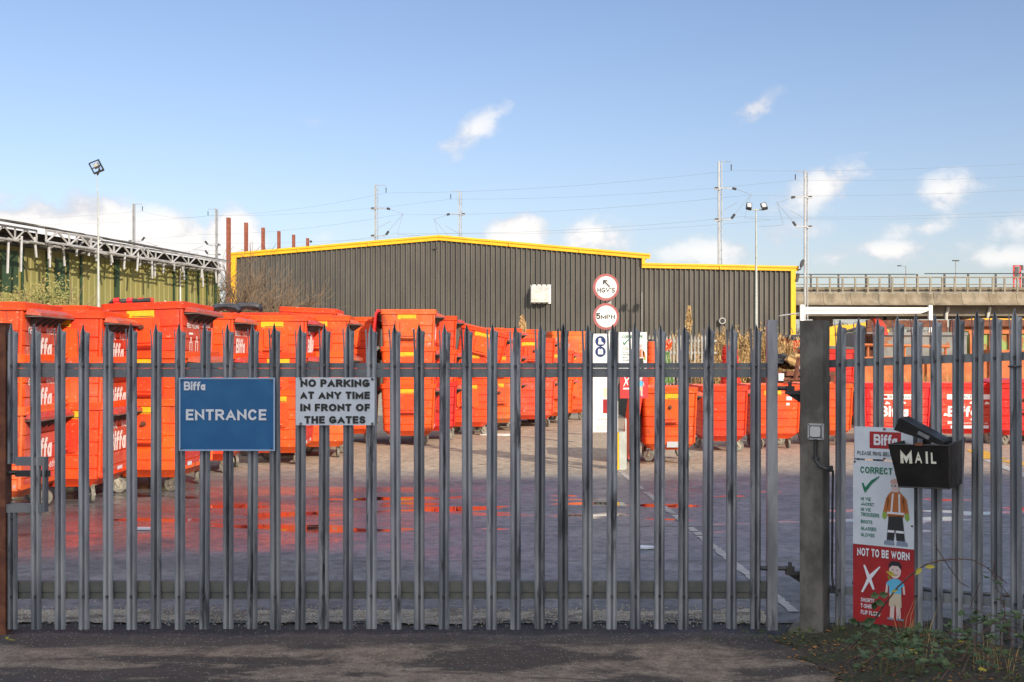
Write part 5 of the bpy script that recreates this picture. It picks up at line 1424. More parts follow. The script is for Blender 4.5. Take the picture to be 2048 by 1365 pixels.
# ------------------------------------------------------------------ gate
YG = 7.74
def gx(u): return px(u, YG)
def gz(v): return pz(v, YG)
PX = [-.0345, -.0275, -.0195, -.0080, .0030, .0110, .0200, .0275, .0345]
PY = [.013, -.002, -.007, -.008, .0095, -.007, -.008, -.002, .012]
def pale_mesh(h, flat=False):
    """W-section palisade pale with a split, splayed three-pointed head; base at z = 0"""
    xs, ys = PX, PY
    m = MB(); T = .0032
    h0 = h - .17
    zs = [h0 * t for t in (0, .2, .45, .7, 1)]
    def sheet(cols):
        """cols: list of columns, each a list of (x, y, z) bottom-up; makes a closed thin sheet"""
        n = len(cols[0]); o = len(m.v); c = len(cols)
        for col in cols: m.v.extend([tuple(p) for p in col])
        for col in cols: m.v.extend([(p[0], p[1] + T, p[2]) for p in col])
        N = n * c
        for i in range(c - 1):
            for j in range(n - 1):
                a = o + i * n + j; m.f.append((a, a + n, a + n + 1, a + 1)); m.f.append((N + a, N + a + 1, N + a + n + 1, N + a + n)); m.mi += [0, 0]
        for j in range(n - 1):
            a = o + j; m.f.append((a, a + 1, N + a + 1, N + a)); a = o + (c - 1) * n + j; m.f.append((a, N + a, N + a + 1, a + 1)); m.mi += [0, 0]
        for i in range(c - 1):
            a = o + i * n; m.f.append((a, N + a, N + a + n, a + n)); a = o + i * n + n - 1; m.f.append((a, a + n, N + a + n, N + a)); m.mi += [0, 0]
    sheet([[(x, y, z) for z in zs] for x, y in zip(xs, ys)])
    # left prong splays outwards from a slit; centre spike and right shoulder stay joined
    sheet([[(-.0345, ys[0], h0), (-.0365, ys[0] - .002, h - .09), (-.0395, ys[0] - .006, h - .042)], [(-.0215, ys[1], h0), (-.0250, ys[1] - .002, h - .09), (-.0290, ys[1] - .006, h - .030)]])
    sheet([[(-.0195, ys[2], h0), (-.0170, ys[2], h - .060), (-.0020, ys[2], h - .003)], [(xs[3], ys[3], h0), (xs[3] * .8, ys[3], h - .05), (-.0008, ys[3], h)], [(xs[4], ys[4], h0), (xs[4], ys[4], h - .04), (.0010, ys[4], h)],
           [(xs[5], ys[5], h0), (.0100, ys[5], h - .065), (.0060, ys[5], h - .022)], [(xs[6], ys[6], h0), (.0220, ys[6], h - .080), (.0170, ys[6], h - .047)], [(.0345, ys[8], h0), (.0365, ys[8], h - .095), (.0400, ys[8] - .004, h - .053)]])
    return m
def bolt_mesh():
    m = MB(); m.tube([(0, .003, 0), (0, -.008, 0)], .0095, 8); m.tube([(0, -.008, 0), (0, -.012, 0)], .006, 8); return m
BM = bolt_mesh().mesh('bolt', BOLT)
ZB = gz(1258); HP = gz(648) - ZB
gt = thing('palisade_gate', 'single leaf galvanised palisade gate with spiked pales across the yard entrance', 'gate', (0, YG, 0))
PM = [pale_mesh(HP + d).mesh('pale', GALV) for d in (0, .004, -.004)]
r = random.Random(77)
us = [24.5 + 47.93 * i for i in range(1, 32)]
for i, u in enumerate(us):
    o = put('pale', PM[i % 3], gt, (gx(u) + r.uniform(-.0015, .0015), -.012 + r.uniform(-.002, .002), ZB + r.uniform(-.003, .003)))
    o.rotation_euler = (r.uniform(-.003, .003), r.uniform(-.0045, .0045), r.uniform(-.10, .10))
    put('bolt', BM, o, (-.001, -.0015, gz(732) - ZB)); put('bolt', BM, o, (-.001, -.0015, gz(1192) - ZB))
# first pale, cut away around the lock
m = pale_mesh(HP - (gz(928) - ZB)); o = m.build('pale', GALV, gt); o.location = (gx(24.5), -.012, gz(928))
put('bolt', BM, o, (0, -.0015, gz(732) - gz(928))); put('bolt', BM, o, (0, -.0015, gz(905) - gz(928)))
m = MB()
for x, y in zip(PX, PY): m.v += [(x, y, 0), (x, y, gz(1009) - ZB)]
for i in range(8): m.f.append((2 * i, 2 * i + 2, 2 * i + 3, 2 * i + 1)); m.mi.append(0)
o = m.build('pale', GALV, gt); o.location = (gx(25), -.012, ZB)
put('bolt', BM, o, (0, -.0015, gz(1035) - ZB)); put('bolt', BM, o, (0, -.0015, gz(1192) - ZB))
m = MB(); m.bb(gx(3), gx(1533), .012, .058, gz(755), gz(737.5)); m.bb(gx(5), gx(1533), .020, .052, gz(736.6), gz(726.5)); m.build('top_rail', GALV_RAIL, gt)
m = MB(); m.bb(gx(8), gx(1533), .012, .052, gz(1185), gz(1164)); m.bb(gx(8), gx(1533), .020, .050, gz(1199.5), gz(1185.8)); m.build('bottom_rail', GALV_OLD, gt)
m = MB(); m.bb(gx(1533.5), gx(1553.5), -.03, .03, gz(1259), gz(640.5)); m.build('hinge_stile', GALV, gt)
# lock recess and slide bolt at the left edge
m = MB(); m.bb(gx(33), gx(86), -.02, .05, gz(931.5), gz(915)); m.bb(gx(10), gx(86), -.02, .05, gz(1025), gz(1008.5)); m.bb(gx(86.5), gx(91), -.02, .05, gz(1025), gz(915)); m.build('lock_recess', GALV_RAIL, gt)
m = MB(); m.bb(gx(30), gx(97), .0, .035, gz(954), gz(942)); m.tube([(gx(4), .01, gz(946)), (gx(32), .01, gz(946))], .016, 8); m.build('slide_bolt', DARKMETAL, gt)
# hinges between stile and concrete post
for v, n_ in ((777, 1), (1137, -1)):
    m = MB()
    m.tube([(gx(1522 if n_ < 0 else 1550), .0, gz(v)), (gx(1575), -.01, gz(v))], .014, 8)
    m.tube([(gx(1579), -.012, gz(v + 11)), (gx(1579), -.012, gz(v - 13))], .012, 8)
    m.box((gx(1579), -.012, gz(v)), (.05, .05, .03))
    m.bb(gx(1571), gx(1602), -.035, .015, gz(v + 12), gz(v + 5))
    m.prism([(gx(1575), gz(v + 12.3)), (gx(1602), gz(v + 12.3)), (gx(1602), gz(v + 30))], lambda a, c, t: (a, t, c), -.008, .008)
    m.build('hinge', DARKMETAL, gt)

# rusty closing post at the far left
o = thing('steel_post', 'rusty brown steel closing post at the gate lock', 'post', (gx(4), YG + .02, 0))
m = MB(); m.bb(gx(-12) - gx(4), gx(14.5) - gx(4), -.05, .05, -.05, gz(648.5)); m.build('post_shaft', RUST, o)
m = MB(); m.bb(gx(-13) - gx(4), gx(15.5) - gx(4), -.055, .055, gz(648.3), gz(646.5)); m.build('post_cap', RUST, o)
# concrete hinge post
ang = R(30); w_ = .152
pc = P(1629.5, 1275, 7.72); pc.z = 0
cp = thing('gate_post', 'thick dark concrete gate post carrying the hinges and a bell', 'gate post', (pc.x, pc.y, 0))
m = MB(); A = Matrix.Rotation(ang * -1 + R(0), 4, 'Z')
hN = pz(641.5, 7.66)
nz = 24; bev = .006
ring = [(-w_ / 2 + bev, -w_ / 2), (w_ / 2 - bev, -w_ / 2), (w_ / 2, -w_ / 2 + bev), (w_ / 2, w_ / 2 - bev), (w_ / 2 - bev, w_ / 2), (-w_ / 2 + bev, w_ / 2), (-w_ / 2, w_ / 2 - bev), (-w_ / 2, -w_ / 2 + bev)]
r = random.Random(2)
A = Matrix.Rotation(R(-31), 4, 'Z')
for j in range(nz + 1):
    z = hN * j / nz
    for x, y in ring:
        q = 1 + (r.uniform(-.012, .012)) + (.05 if j == 0 else .02 if j == 1 else 0)
        v = A @ Vector((x * q, y * q, 0)); m.v.append((v.x, v.y, z - (.02 if j == 0 else 0)))
for j in range(nz):
    for i in range(8): m.f.append((j * 8 + i, j * 8 + (i + 1) % 8, j * 8 + 8 + (i + 1) % 8, j * 8 + 8 + i)); m.mi.append(0)
m.f.append(tuple(range(nz * 8, nz * 8 + 8))); m.mi.append(0)
m.build('post_shaft', CONC_DARK, cp)
m = MB(); m.box((0, 0, .012), (.30, .27, .05), R(-20)); m.build('foot_pad', dirt_mat('mossy_concrete', (.13, .125, .09), (.17, .16, .12), (.06, .07, .02), (.3, .28, .2), 2, .6, .5), cp)
# bell push with its conduit, on the left-hand face of the post
fnrm = A @ Vector((0, -1, 0)); fdir = A @ Vector((1, 0, 0))
def on_face(u, v, off):
    """point off metres in front of that face on the sight line through (u, v)"""
    d = Vector(((u - CX) / F, 1, -(v - HV) / F)); c = Vector((pc.x, pc.y, 0)) + fnrm * (w_ / 2 + off)
    t = (c.x * fnrm.x + c.y * fnrm.y) / (d.x * fnrm.x + d.y * fnrm.y)
    return Vector((d.x * t, d.y * t, CH + d.z * t))
c = on_face(1632.5, 863.5, 0)
bl = thing('bell_push', 'grey square bell push with black conduit on the gate post', 'bell', c, 0); bl.rotation_euler = (0, 0, R(-31))
def rsq(h, rad): return rrect(h, h, rad, 3)
fn2 = lambda a, b, t: (a, -t, b)
m = MB(); m.prism(rsq(.051, .008), fn2, .001, .016); m.build('back_box', M('bell_grey', (.42, .43, .43), (.36, .37, .37), 12, rough=.45), bl)
m = MB(); m.prism(rsq(.040, .012), fn2, .0162, .020); m.build('rim', M('bell_rim', (.10, .105, .11), rough=.5), bl)
m = MB(); m.prism(rsq(.033, .012), fn2, .018, .026); m.build('push_plate', M('bell_plate', (.50, .50, .49), rough=.4), bl)
m = MB()
for a in (-.042, .042):
    for b_ in (-.042, .042): m.tube([(a, -.016, b_), (a, -.018, b_)], .005, 8)
m.build('screw', BOLT, bl)
iv = (Matrix.Translation(c) @ Matrix.Rotation(R(-31), 4, 'Z')).inverted()
m = MB(); pts = [on_face(1631, 879, .015), on_face(1630.5, 905, .015), on_face(1632, 922, .016), on_face(1640, 933, .02), on_face(1652, 938, .03)]
q = P(1662, 938, 7.62); pts += [q, P(1666, 942, 7.66), P(1665, 1000, 7.68), P(1664, 1150, 7.68), P(1667, 1182, 7.68), P(1676, 1192, 7.66)]
m.tube([iv @ p for p in pts[:6]], .012, 8); m.tube([iv @ p for p in pts[5:]], .0075, 6)
m.box(iv @ on_face(1631, 916, .014), (.04, .02, .014)); m.tube([iv @ P(1660, 932, 7.62), iv @ P(1660, 944, 7.62)], .02, 8)
m.build('conduit', RUBBER, bl, True)

# ------------------------------------------------------------------ right-hand palisade fence
S0 = Vector((2.115, 7.72, 0)); FD = Vector((.792, -.611, 0)).normalized(); FN = Vector((FD.y, -FD.x, 0))   # FN points to the viewer's side
def ft(u, off=0):
    """distance along the fence (shifted off metres towards the viewer) seen in photo column u"""
    s = (u - CX) / F; b0 = S0 + FN * off
    return (s * b0.y - b0.x) / (FD.x - s * FD.y)
def fbase(t): return .03 + .045 * t
fc = thing('palisade_fence', 'galvanised palisade fence with spiked pales running towards the viewer beside the gate post', 'fence', S0, math.atan2(FD.y, FD.x))
FM = [pale_mesh(1.99 + d).mesh('pale', GALV) for d in (0, .006, -.005)]
r = random.Random(5)
fu = [1679, 1717, 1755, 1793.5, 1833, 1872.7, 1912.7, 1952, 1992, 2031.7, 2073, 2117, 2163]
for i, u in enumerate(fu):
    t = ft(u, .02)
    o = put('pale', FM[i % 3], fc, (t, -.02, fbase(t)))
    o.rotation_euler = (r.uniform(-.004, .004), r.uniform(-.004, .004), r.uniform(-.05, .05))
    put('bolt', BM, o, (-.001, -.0015, 1.735 - .03)); put('bolt', BM, o, (-.001, -.0015, .255))
t1 = ft(2200)
def frail(z0, z1, y0, y1):
    m = MB(); a, b_ = .045 * -.06, .045 * t1
    m.hexa([(-.10, y0, z0 + a), (t1, y0, z0 + b_), (t1, y1, z0 + b_), (-.10, y1, z0 + a), (-.10, y0, z1 + a), (t1, y0, z1 + b_), (t1, y1, z1 + b_), (-.10, y1, z1 + a)]); return m
m = frail(1.715, 1.765, .002, .045); m.build('top_rail', GALV_RAIL, fc)
m = frail(.255, .305, .002, .045); m.tube([(.05, .075, .325), (t1 * .5, .075, .345), (t1, .075, .33 + .045 * t1)], .014, 6); m.build('bottom_rail', GALV_RAIL, fc)
m = MB(); t = ft(2031.7, .02); m.tube([(t - .038, -.035, 1.68 + .045 * t), (t, -.045, 1.68 + .045 * t), (t + .038, -.035, 1.682 + .045 * t)], .006, 6); m.build('wire_tie', BOLT, fc)

# ------------------------------------------------------------------ signs hung on the gate
def gsign(name, label, u0, u1, v0, v1, mat, off=.045):
    Y = YG - off; k = Y / F
    o = thing(name, label, 'sign', (px((u0 + u1) / 2, Y), Y, pz(v1, Y)))
    hw = (u1 - u0) / 2 * k; hh = (v1 - v0) * k
    m = MB(); m.bb(-hw, hw, 0, .004, 0, hh); m.build('sign_plate', mat, o)
    def r_(a0, a1, b0, b1): return ((a0 - (u0 + u1) / 2) * k, (a1 - (u0 + u1) / 2) * k, (v1 - b1) * k, (v1 - b0) * k)
    return o, hw, hh, r_, k
o, hw, hh, r_, k = gsign('entrance_sign', 'blue entrance sign with pale edging hung on the gate', 359, 549, 757, 901, SIGNBLUE)
m = MB(); e = .011
m.bb(-hw - .004, -hw + e * .6, -.003, -.0005, -.004, hh + .004); m.bb(hw - e * .6, hw + .004, -.003, -.0005, -.004, hh + .004); m.bb(-hw + e * .6, hw - e * .6, -.003, -.0005, hh - e * .5, hh + .004); m.bb(-hw + e * .6, hw - e * .6, -.003, -.0005, -.004, e * .5)
m.build('sign_edging', M('pale_blue_edge', (.30, .42, .60), rough=.4), o)
m = MB(); strokes(m, 'ENTRANCE', *r_(372, 533, 819, 841), fn2, .205, .13, off=.003); m.build('entrance_lettering', SIGNTXT, o)
m = MB(); logo(m, *r_(368, 411, 763.5, 781), fn2); m.build('logo_lettering', SIGNTXT, o)
m = MB()
for a, b_ in ((-hw + .012, .012), (hw - .02, .012), (-hw + .012, hh - .012), (hw - .02, hh - .012)): m.tube([(a, -.0035, b_), (a, -.007, b_)], .006, 8)
m.build('screw', BOLT, o)
o, hw, hh, r_, k = gsign('parking_sign', 'white no parking sign with bold black capitals hung on the gate', 591.5, 749, 755.5, 851, SIGNWHITE)
for s, a0, a1, b0, b1 in (('NO PARKING', 601, 739.5, 759, 774.5), ('AT ANY TIME', 600, 740, 783.5, 798.5), ('IN FRONT OF', 600.5, 740, 808, 823), ('THE GATES', 609, 731, 832.5, 847.5)):
    m = MB(); strokes(m, s, *r_(a0, a1, b0, b1), fn2, .265, .10, off=.002); m.build('parking_lettering', BLACKP, o)
m = MB()
for a, b_ in ((-hw + .032, .010), (hw - .014, .010), (-hw + .032, hh - .008), (hw - .014, hh - .010)): m.tube([(a, -.0015, b_), (a, -.007, b_)], .0085, 8)
m.build('screw', BOLT, o)

# ------------------------------------------------------------------ signs on the fence
def fsign(name, label, u0, u1, vt, vb, off):
    t0, t1_ = ft(u0, off), ft(u1, off)
    b0 = S0 + FN * off + FD * t0
    z0, z1 = pz(vb, b0.y), pz(vt, b0.y)
    o = thing(name, label, 'sign', (b0.x, b0.y, z0), math.atan2(FD.y, FD.x)); return o, t1_ - t0, z1 - z0
OFF = .045
o, w_, h = fsign('bell_sign', 'white ring bell notice with red panel, partly hidden by the mailbox', 1709, 1826, 853, 916.5, OFF)
m = MB(); m.bb(0, w_, 0, .004, 0, h); m.build('sign_plate', SIGNWHITE, o)
m = MB(); m.bb(w_ * .265, w_ * .80, -.002, -.0005, h * .34, h * .86); m.build('red_panel', SIGNRED, o)
m = MB(); logo(m, w_ * .34, w_ * .74, h * .44, h * .78, fn2, .004); m.build('logo_lettering', SIGNTXT, o)
m = MB(); strokes(m, 'PLEASE RING BELL FOR', w_ * .055, w_ * .80, h * .115, h * .235, fn2, .16, .15, off=.002); m.build('notice_lettering', BLACKP, o)
m = MB()
for a, b_ in ((w_ * .52, h * .95), (w_ * .52, h * .03)): m.tube([(a, -.001, b_), (a, -.007, b_)], .007, 8)
m.build('screw', RUST, o)
o, w_, h = fsign('clothing_sign', 'white and red work clothing sign with two figures on the fence', 1706, 1828, 920, 1242, OFF)
zr = h * (1242 - 1087.5) / (1242 - 920)
m = MB(); m.bb(0, w_, 0, .004, zr, h); m.build('white_panel', SIGNWHITE, o)
m = MB(); m.bb(0, w_, 0, .004, 0, zr - .001); m.build('red_panel', SIGNRED, o)
def q_(a0, a1, v0, v1): return (w_ * a0, w_ * a1, h * (1242 - v1) / 322, h * (1242 - v0) / 322)
m = MB(); strokes(m, 'CORRECT PPE', *q_(.125, .90, 932, 945), fn2, .20, .12, off=.003)
for s, a1, v0, v1 in (('HI VIZ', .30, 993, 999.5), ('JACKET', .355, 1003, 1009.5), ('HI VIZ', .30, 1014, 1020.5), ('TROUSERS', .44, 1023.5, 1031), ('BOOTS', .325, 1038, 1045), ('GLASSES', .39, 1051.5, 1058.5), ('GLOVES', .36, 1064, 1071)): strokes(m, s, *q_(.135, a1, v0, v1), fn2, .19, .14, off=.003)
tick(m, fn2, w_ * .15, h * (1242 - 984) / 322, w_ * .29); m.build('green_lettering', SIGNGREEN, o)
m = MB(); strokes(m, 'NOT TO BE WORN', *q_(.075, .935, 1094, 1110), fn2, .22, .12, off=.003)
for s, a1, v0, v1 in (('SHORTS', .36, 1193, 1201), ('T-SHIRT', .36, 1205, 1213), ('FLIP FLOPS', .455, 1217.5, 1226)): strokes(m, s, *q_(.135, a1, v0, v1), fn2, .19, .14, off=.003)
cross(m, fn2, w_ * .14, h * (1242 - 1182) / 322, w_ * .32, h * 55 / 322); m.build('white_lettering', SIGNTXT, o)
fig_parts(o, [(worker, (fn2, w_ * .70, h * (1242 - 1083) / 322, h * 130 / 322)), (casual, (fn2, w_ * .70, h * (1242 - 1229) / 322, h * 118 / 322))])
m = MB()
for a, b_ in ((.012, h - .01), (w_ - .012, h * .62)): m.tube([(a, -.0005, b_), (a, -.006, b_)], .006, 8)
m.build('screw', RUST, o)

# ------------------------------------------------------------------ mailbox
ym = 7.10
b0 = P(1776, 889, ym)
mbx = thing('mailbox', 'battered black metal mailbox with its lid propped open on the fence', 'mailbox', b0, math.atan2(FD.y, FD.x) + R(3))
mbx.rotation_euler = (0, R(-1.0), math.atan2(FD.y, FD.x) + R(6))
BW, BD, BH = .345, .46, .252
def taper(x, y, z):
    """box narrows towards its floor; z runs 0 (rim) to -BH"""
    t = -z / BH
    return (x + (BW * .5 - x) * .0 + (.050 * t if x < BW / 2 else -.004 * t), y * (1 - .16 * t) + .025 * t, z)
m = MB(); T = .004
def shell(x0, x1, y0, y1, zt, zb): return [taper(x0, y0, zb), taper(x1, y0, zb), taper(x1, y1, zb), taper(x0, y1, zb), taper(x0, y0, zt), taper(x1, y0, zt), taper(x1, y1, zt), taper(x0, y1, zt)]
m.hexa(shell(0, BW, 0, T, 0, -BH)); m.hexa(shell(0, BW, BD - T, BD, .02, -BH)); m.hexa(shell(0, T, T, BD - T, .0, -BH)); m.hexa(shell(BW - T, BW, T, BD - T, .01, -BH)); m.hexa(shell(T, BW - T, T, BD - T, -BH + T, -BH))
m.build('box_body', BLACKBOX, mbx)
m = MB()
m.tube([taper(BW, -.002, 0), taper(BW, -.002, -BH)], .004, 6); m.tube([taper(0, -.001, .0), taper(BW, -.001, .0)], .004, 6); m.tube([taper(BW, 0, .002), taper(BW, BD, .012)], .004, 6); m.tube([taper(0, -.001, -BH), taper(BW, -.001, -BH)], .004, 6)
m.build('folded_edge', M('rubbed_edge', (.05, .035, .028), (.02, .018, .018), 20, rough=.5), mbx)
m = MB(); strokes(m, 'M', BW * .20, BW * .395, -BH * .44, -BH * .12, lambda a, b, t: (a, -t + taper(a, 0, b)[1], b), .25, off=.003)
for s, a0, a1 in (('A', .44, .56), ('I', .62, .655), ('L', .705, .79)): strokes(m, s, BW * a0, BW * a1, -BH * .43, -BH * (.15 if s != 'L' else .17), lambda a, b, t: (a, -t + taper(a, 0, b)[1], b), .20, off=.003)
m.build('mail_lettering', M('mail_white', (.70, .69, .60), (.62, .58, .46), 30, .45, .6, .6), mbx)
m = MB(); m.box((BW * .52, -.004, .004), (.045, .012, .018)); m.build('hasp', RUST, mbx)
# lid hinged along the right-hand rim and tipped up
m = MB(); A = Matrix.Translation((BW - .03, .02, .012)) @ Matrix.Rotation(R(29), 4, 'Y')
def la(p): return tuple(A @ Vector(p))
lw, ld = .285, .22
m.hexa([la(p) for p in ((-lw, 0, 0), (0, 0, 0), (0, ld, 0), (-lw, ld, 0), (-lw, 0, .006), (0, 0, .006), (0, ld, .006), (-lw, ld, .006))])
m.hexa([la(p) for p in ((-lw, -.004, -.075), (0, -.004, -.018), (0, -.0005, -.018), (-lw, -.0005, -.075), (-lw, -.004, .006), (0, -.004, .006), (0, -.0005, .006), (-lw, -.0005, .006))])
m.hexa([la(p) for p in ((-lw - .004, 0, -.02), (-lw - .0005, 0, -.02), (-lw - .0005, ld, -.02), (-lw - .004, ld, -.02), (-lw - .004, 0, .006), (-lw - .0005, 0, .006), (-lw - .0005, ld, .006), (-lw - .004, ld, .006))])
ldo = m.build('lid', BLACKBOX, mbx)
m = MB(); m.box(la((-lw * .42, -.008, -.016)), (.07, .012, .02), mat=Matrix.Rotation(R(27), 4, 'Y')); m.build('lid_latch', GALV_RAIL, ldo)
m = MB()
for x in (.07, BW - .06): m.bb(x - .012, x + .012, BD + .001, BD + .16, -.05, -.02)
m.build('fixing_strap', DARKMETAL, mbx)
# ------------------------------------------------------------------ vegetation
def rvec(r): 
    while True:
        v = Vector((r.uniform(-1, 1), r.uniform(-1, 1), r.uniform(-1, 1)))
        if .05 < v.length < 1: return v.normalized()
def leaf(m, base, d, ln, wd, r, fold=.25, n=Vector((0, 0, 1))):
    """pointed leaf with a folded midrib"""
    d = d.normalized(); s = d.cross(n)
    if s.length < .05: s = d.cross(Vector((1, 0, 0)))
    s.normalize(); up = s.cross(d).normalized()
    dr = -up * ln * .15
    p = [base, base + d * ln * .28 + s * wd * .42 - up * 0, base + d * ln * .62 + s * wd * .40 + dr * .4, base + d * ln + dr, base + d * ln * .62 - s * wd * .40 + dr * .4, base + d * ln * .28 - s * wd * .42, base + d * ln * .45 - up * wd * fold]
    m.add(p, [(0, 1, 6), (1, 2, 6), (2, 3, 6), (3, 4, 6), (4, 5, 6), (5, 0, 6)])
def arc(p0, p1, sag, n, r, j=.0):
    out = []
    for i in range(n + 1):
        t = i / n; q = p0.lerp(p1, t); q.z += sag * 4 * t * (1 - t)
        out.append(q + Vector((r.uniform(-j, j), r.uniform(-j, j), r.uniform(-j, j))) * (0 if i in (0, n) else 1))
    return out
def bramble(label, pts, seed, nl, rad=.004, lsize=.05, leafmat=LEAF, lastk=1.0, yellow=0):
    r = random.Random(seed)
    o = thing('bramble', label, 'bramble', pts[0], 0, 'bramble stems at the foot of the fence')
    P0 = Vector(pts[0]); lp_ = [p - P0 for p in pts]
    m = MB(); m.tube(lp_, [rad * (1 - .6 * i / len(lp_)) for i in range(len(lp_))], 6)
    for i in range(1, len(lp_) - 1):                      # thorns
        for _ in range(3):
            b0 = lp_[i].lerp(lp_[i + 1], r.random()); m.add([b0 + rvec(r) * rad, b0 + rvec(r) * rad, b0 + rvec(r) * rad * 4], [(0, 1, 2)])
    m.build('stem', STEM, o)
    m = MB(); m2 = MB()
    for k in range(nl):
        t = r.uniform(.04, lastk) * (len(lp_) - 1); i = min(int(t), len(lp_) - 2); b0 = lp_[i].lerp(lp_[i + 1], t - i)
        d = rvec(r); d.z = abs(d.z) * .4; d.normalize(); e = b0 + d * lsize * r.uniform(.4, .9)
        mm = m2 if r.random() < yellow else m
        mm.tube([b0, e], .0012, 4, False)
        sd = Vector((-d.y, d.x, 0)); s = lsize * r.uniform(.6, 1.15)
        n = (Vector((0, -.5, 1)) + rvec(r) * .5).normalized()
        leaf(mm, e, d + rvec(r) * .2, s, s * .72, r, n=n); leaf(mm, e, d * .4 + sd + rvec(r) * .2, s * .8, s * .58, r, n=n); leaf(mm, e, d * .4 - sd + rvec(r) * .2, s * .8, s * .58, r, n=n)
    if m.v: m.build('leaf', leafmat, o)
    if m2.v: m2.build('leaf', LEAFY, o)
    return o
r = random.Random(91)
def V(u, v, Y): return P(u, v, Y)
# the long arching stem in front of the clothing sign
st = [V(1700, 1296, 6.7), V(1735, 1262, 6.68), V(1765, 1215, 6.66), V(1795, 1175, 6.64), V(1822, 1150, 6.62), V(1850, 1130, 6.6), V(1880, 1121, 6.6), V(1915, 1118, 6.58), V(1945, 1120, 6.56), V(1970, 1133, 6.55), V(1995, 1152, 6.54), V(2014, 1167, 6.53)]
ob = bramble('long dark bramble arching up across the clothing sign and fence', st, 5, 2, .0055, .05, LEAF, .3)
m = MB(); P0 = Vector(st[0])
for (u, v, Y, s) in ((1758, 1190, 6.6, .055), (1750, 1203, 6.62, .055), (1730, 1246, 6.62, .062), (1745, 1248, 6.6, .06), (1716, 1247, 6.64, .055)):
    b0 = V(u, v, Y) - P0
    for k in range(2): leaf(m, b0, Vector((r.uniform(-1, 1), r.uniform(-.4, .1), r.uniform(-.9, .3))), s, s * .8, r, n=Vector((r.uniform(-.3, .3), -1, .45)))
m.build('leaf', LEAF, ob)
m = MB()
for (u, v, s) in ((1842, 1136, .06), (1790, 1152, .06), (1782, 1160, .055), (1850, 1134, .055), (1783, 1184, .035)):
    b0 = V(u, v, 6.58) - P0; leaf(m, b0, Vector((r.uniform(-1, 1), -.2, r.uniform(-.3, .4))), s, s * .5, r, n=Vector((0, -1, .6)))
m.build('leaf', LEAFY, ob)
specs = [('bramble shoot sprawling low over the verge towards the post', V(1950, 1330, 5.9), V(1700, 1345, 5.75), .10, 22), ('bramble shoot looping out at the bottom corner of the verge', V(1900, 1345, 5.8), V(1745, 1372, 5.6), .10, 18),
         ('red brown bramble crossing in front of the fence foot', V(2060, 1240, 6.5), V(1900, 1290, 6.5), .08, 8), ('thin bramble leaning on the last fence pales', V(2030, 1330, 6.3), V(1985, 1160, 6.5), .06, 7),
         ('bramble trailing beneath the clothing sign', V(1860, 1300, 6.7), V(1700, 1290, 6.85), .06, 16), ('bramble arching over the middle of the verge', V(1990, 1340, 6.0), V(1840, 1290, 6.5), .12, 20),
         ('bramble tangled at the edge of the fence base', V(2080, 1300, 6.2), V(1930, 1240, 6.6), .05, 14), ('young bramble spreading beside the mossy kerb', V(1850, 1335, 6.1), V(1760, 1300, 6.6), .07, 18),
         ('leafy bramble mound under the mailbox', V(1905, 1300, 6.6), V(1800, 1275, 6.8), .06, 22), ('bramble reaching up between the fence pales', V(2000, 1300, 6.6), V(2016, 1185, 6.6), .02, 6)]
for i, (lab, a, b_, sag, nl) in enumerate(specs):
    bramble(lab, arc(a, b_, sag, 10, r, .012), 40 + i, nl, .0036, .046, LEAF, 1.0, .008)
# leafless runners tangled over the verge
for i, (a, b_, sag, lab) in enumerate(((V(1880, 1362, 5.7), V(2046, 1290, 6.0), .10, 'leafless reddish runner arching over the bottom corner of the verge'), (V(1780, 1352, 5.9), V(1990, 1318, 6.0), .06, 'leafless runner lying flat across the middle of the verge'),
                                       (V(1925, 1345, 5.8), V(2040, 1250, 6.4), .12, 'leafless runner rising towards the last fence pale'), (V(1690, 1330, 6.2), V(1850, 1300, 6.5), .05, 'thin leafless runner near the mossy post foot'),
                                       (V(1830, 1330, 6.1), V(1935, 1262, 6.6), .07, 'leafless runner leaning on the middle fence pales'), (V(1960, 1360, 5.7), V(2050, 1335, 5.8), .08, 'short reddish runner in the outer corner of the verge'),
                                       (V(1740, 1322, 6.3), V(1800, 1262, 6.7), .04, 'short leafless runner below the clothing sign'), (V(1900, 1300, 6.4), V(2048, 1262, 6.4), .05, 'long low runner crossing the foot of the right hand pales'))):
    bramble(lab, arc(a, b_, sag, 12, r, .014), 140 + i, 4, .0034, .035, LEAF, 1.0, .1)
# twigs
for i, (pts, lab) in enumerate((([V(1960, 1165, 6.6), V(1940, 1215, 6.58), V(1975, 1230, 6.55)], 'thin bare twig leaning on the fence below the mailbox'), ([V(1990, 1120, 6.5), V(1985, 1150, 6.5), V(2020, 1195, 6.5)], 'forked bare twig beside the last pales'),
                                ([V(1870, 1090, 6.6), V(1895, 1130, 6.55), V(1920, 1165, 6.55), V(1938, 1175, 6.5)], 'short curved twig under the arching bramble'))):
    m = MB(); m.tube(pts, .0025, 5); tag(m.build('twig', STEM), lab, 'twig')
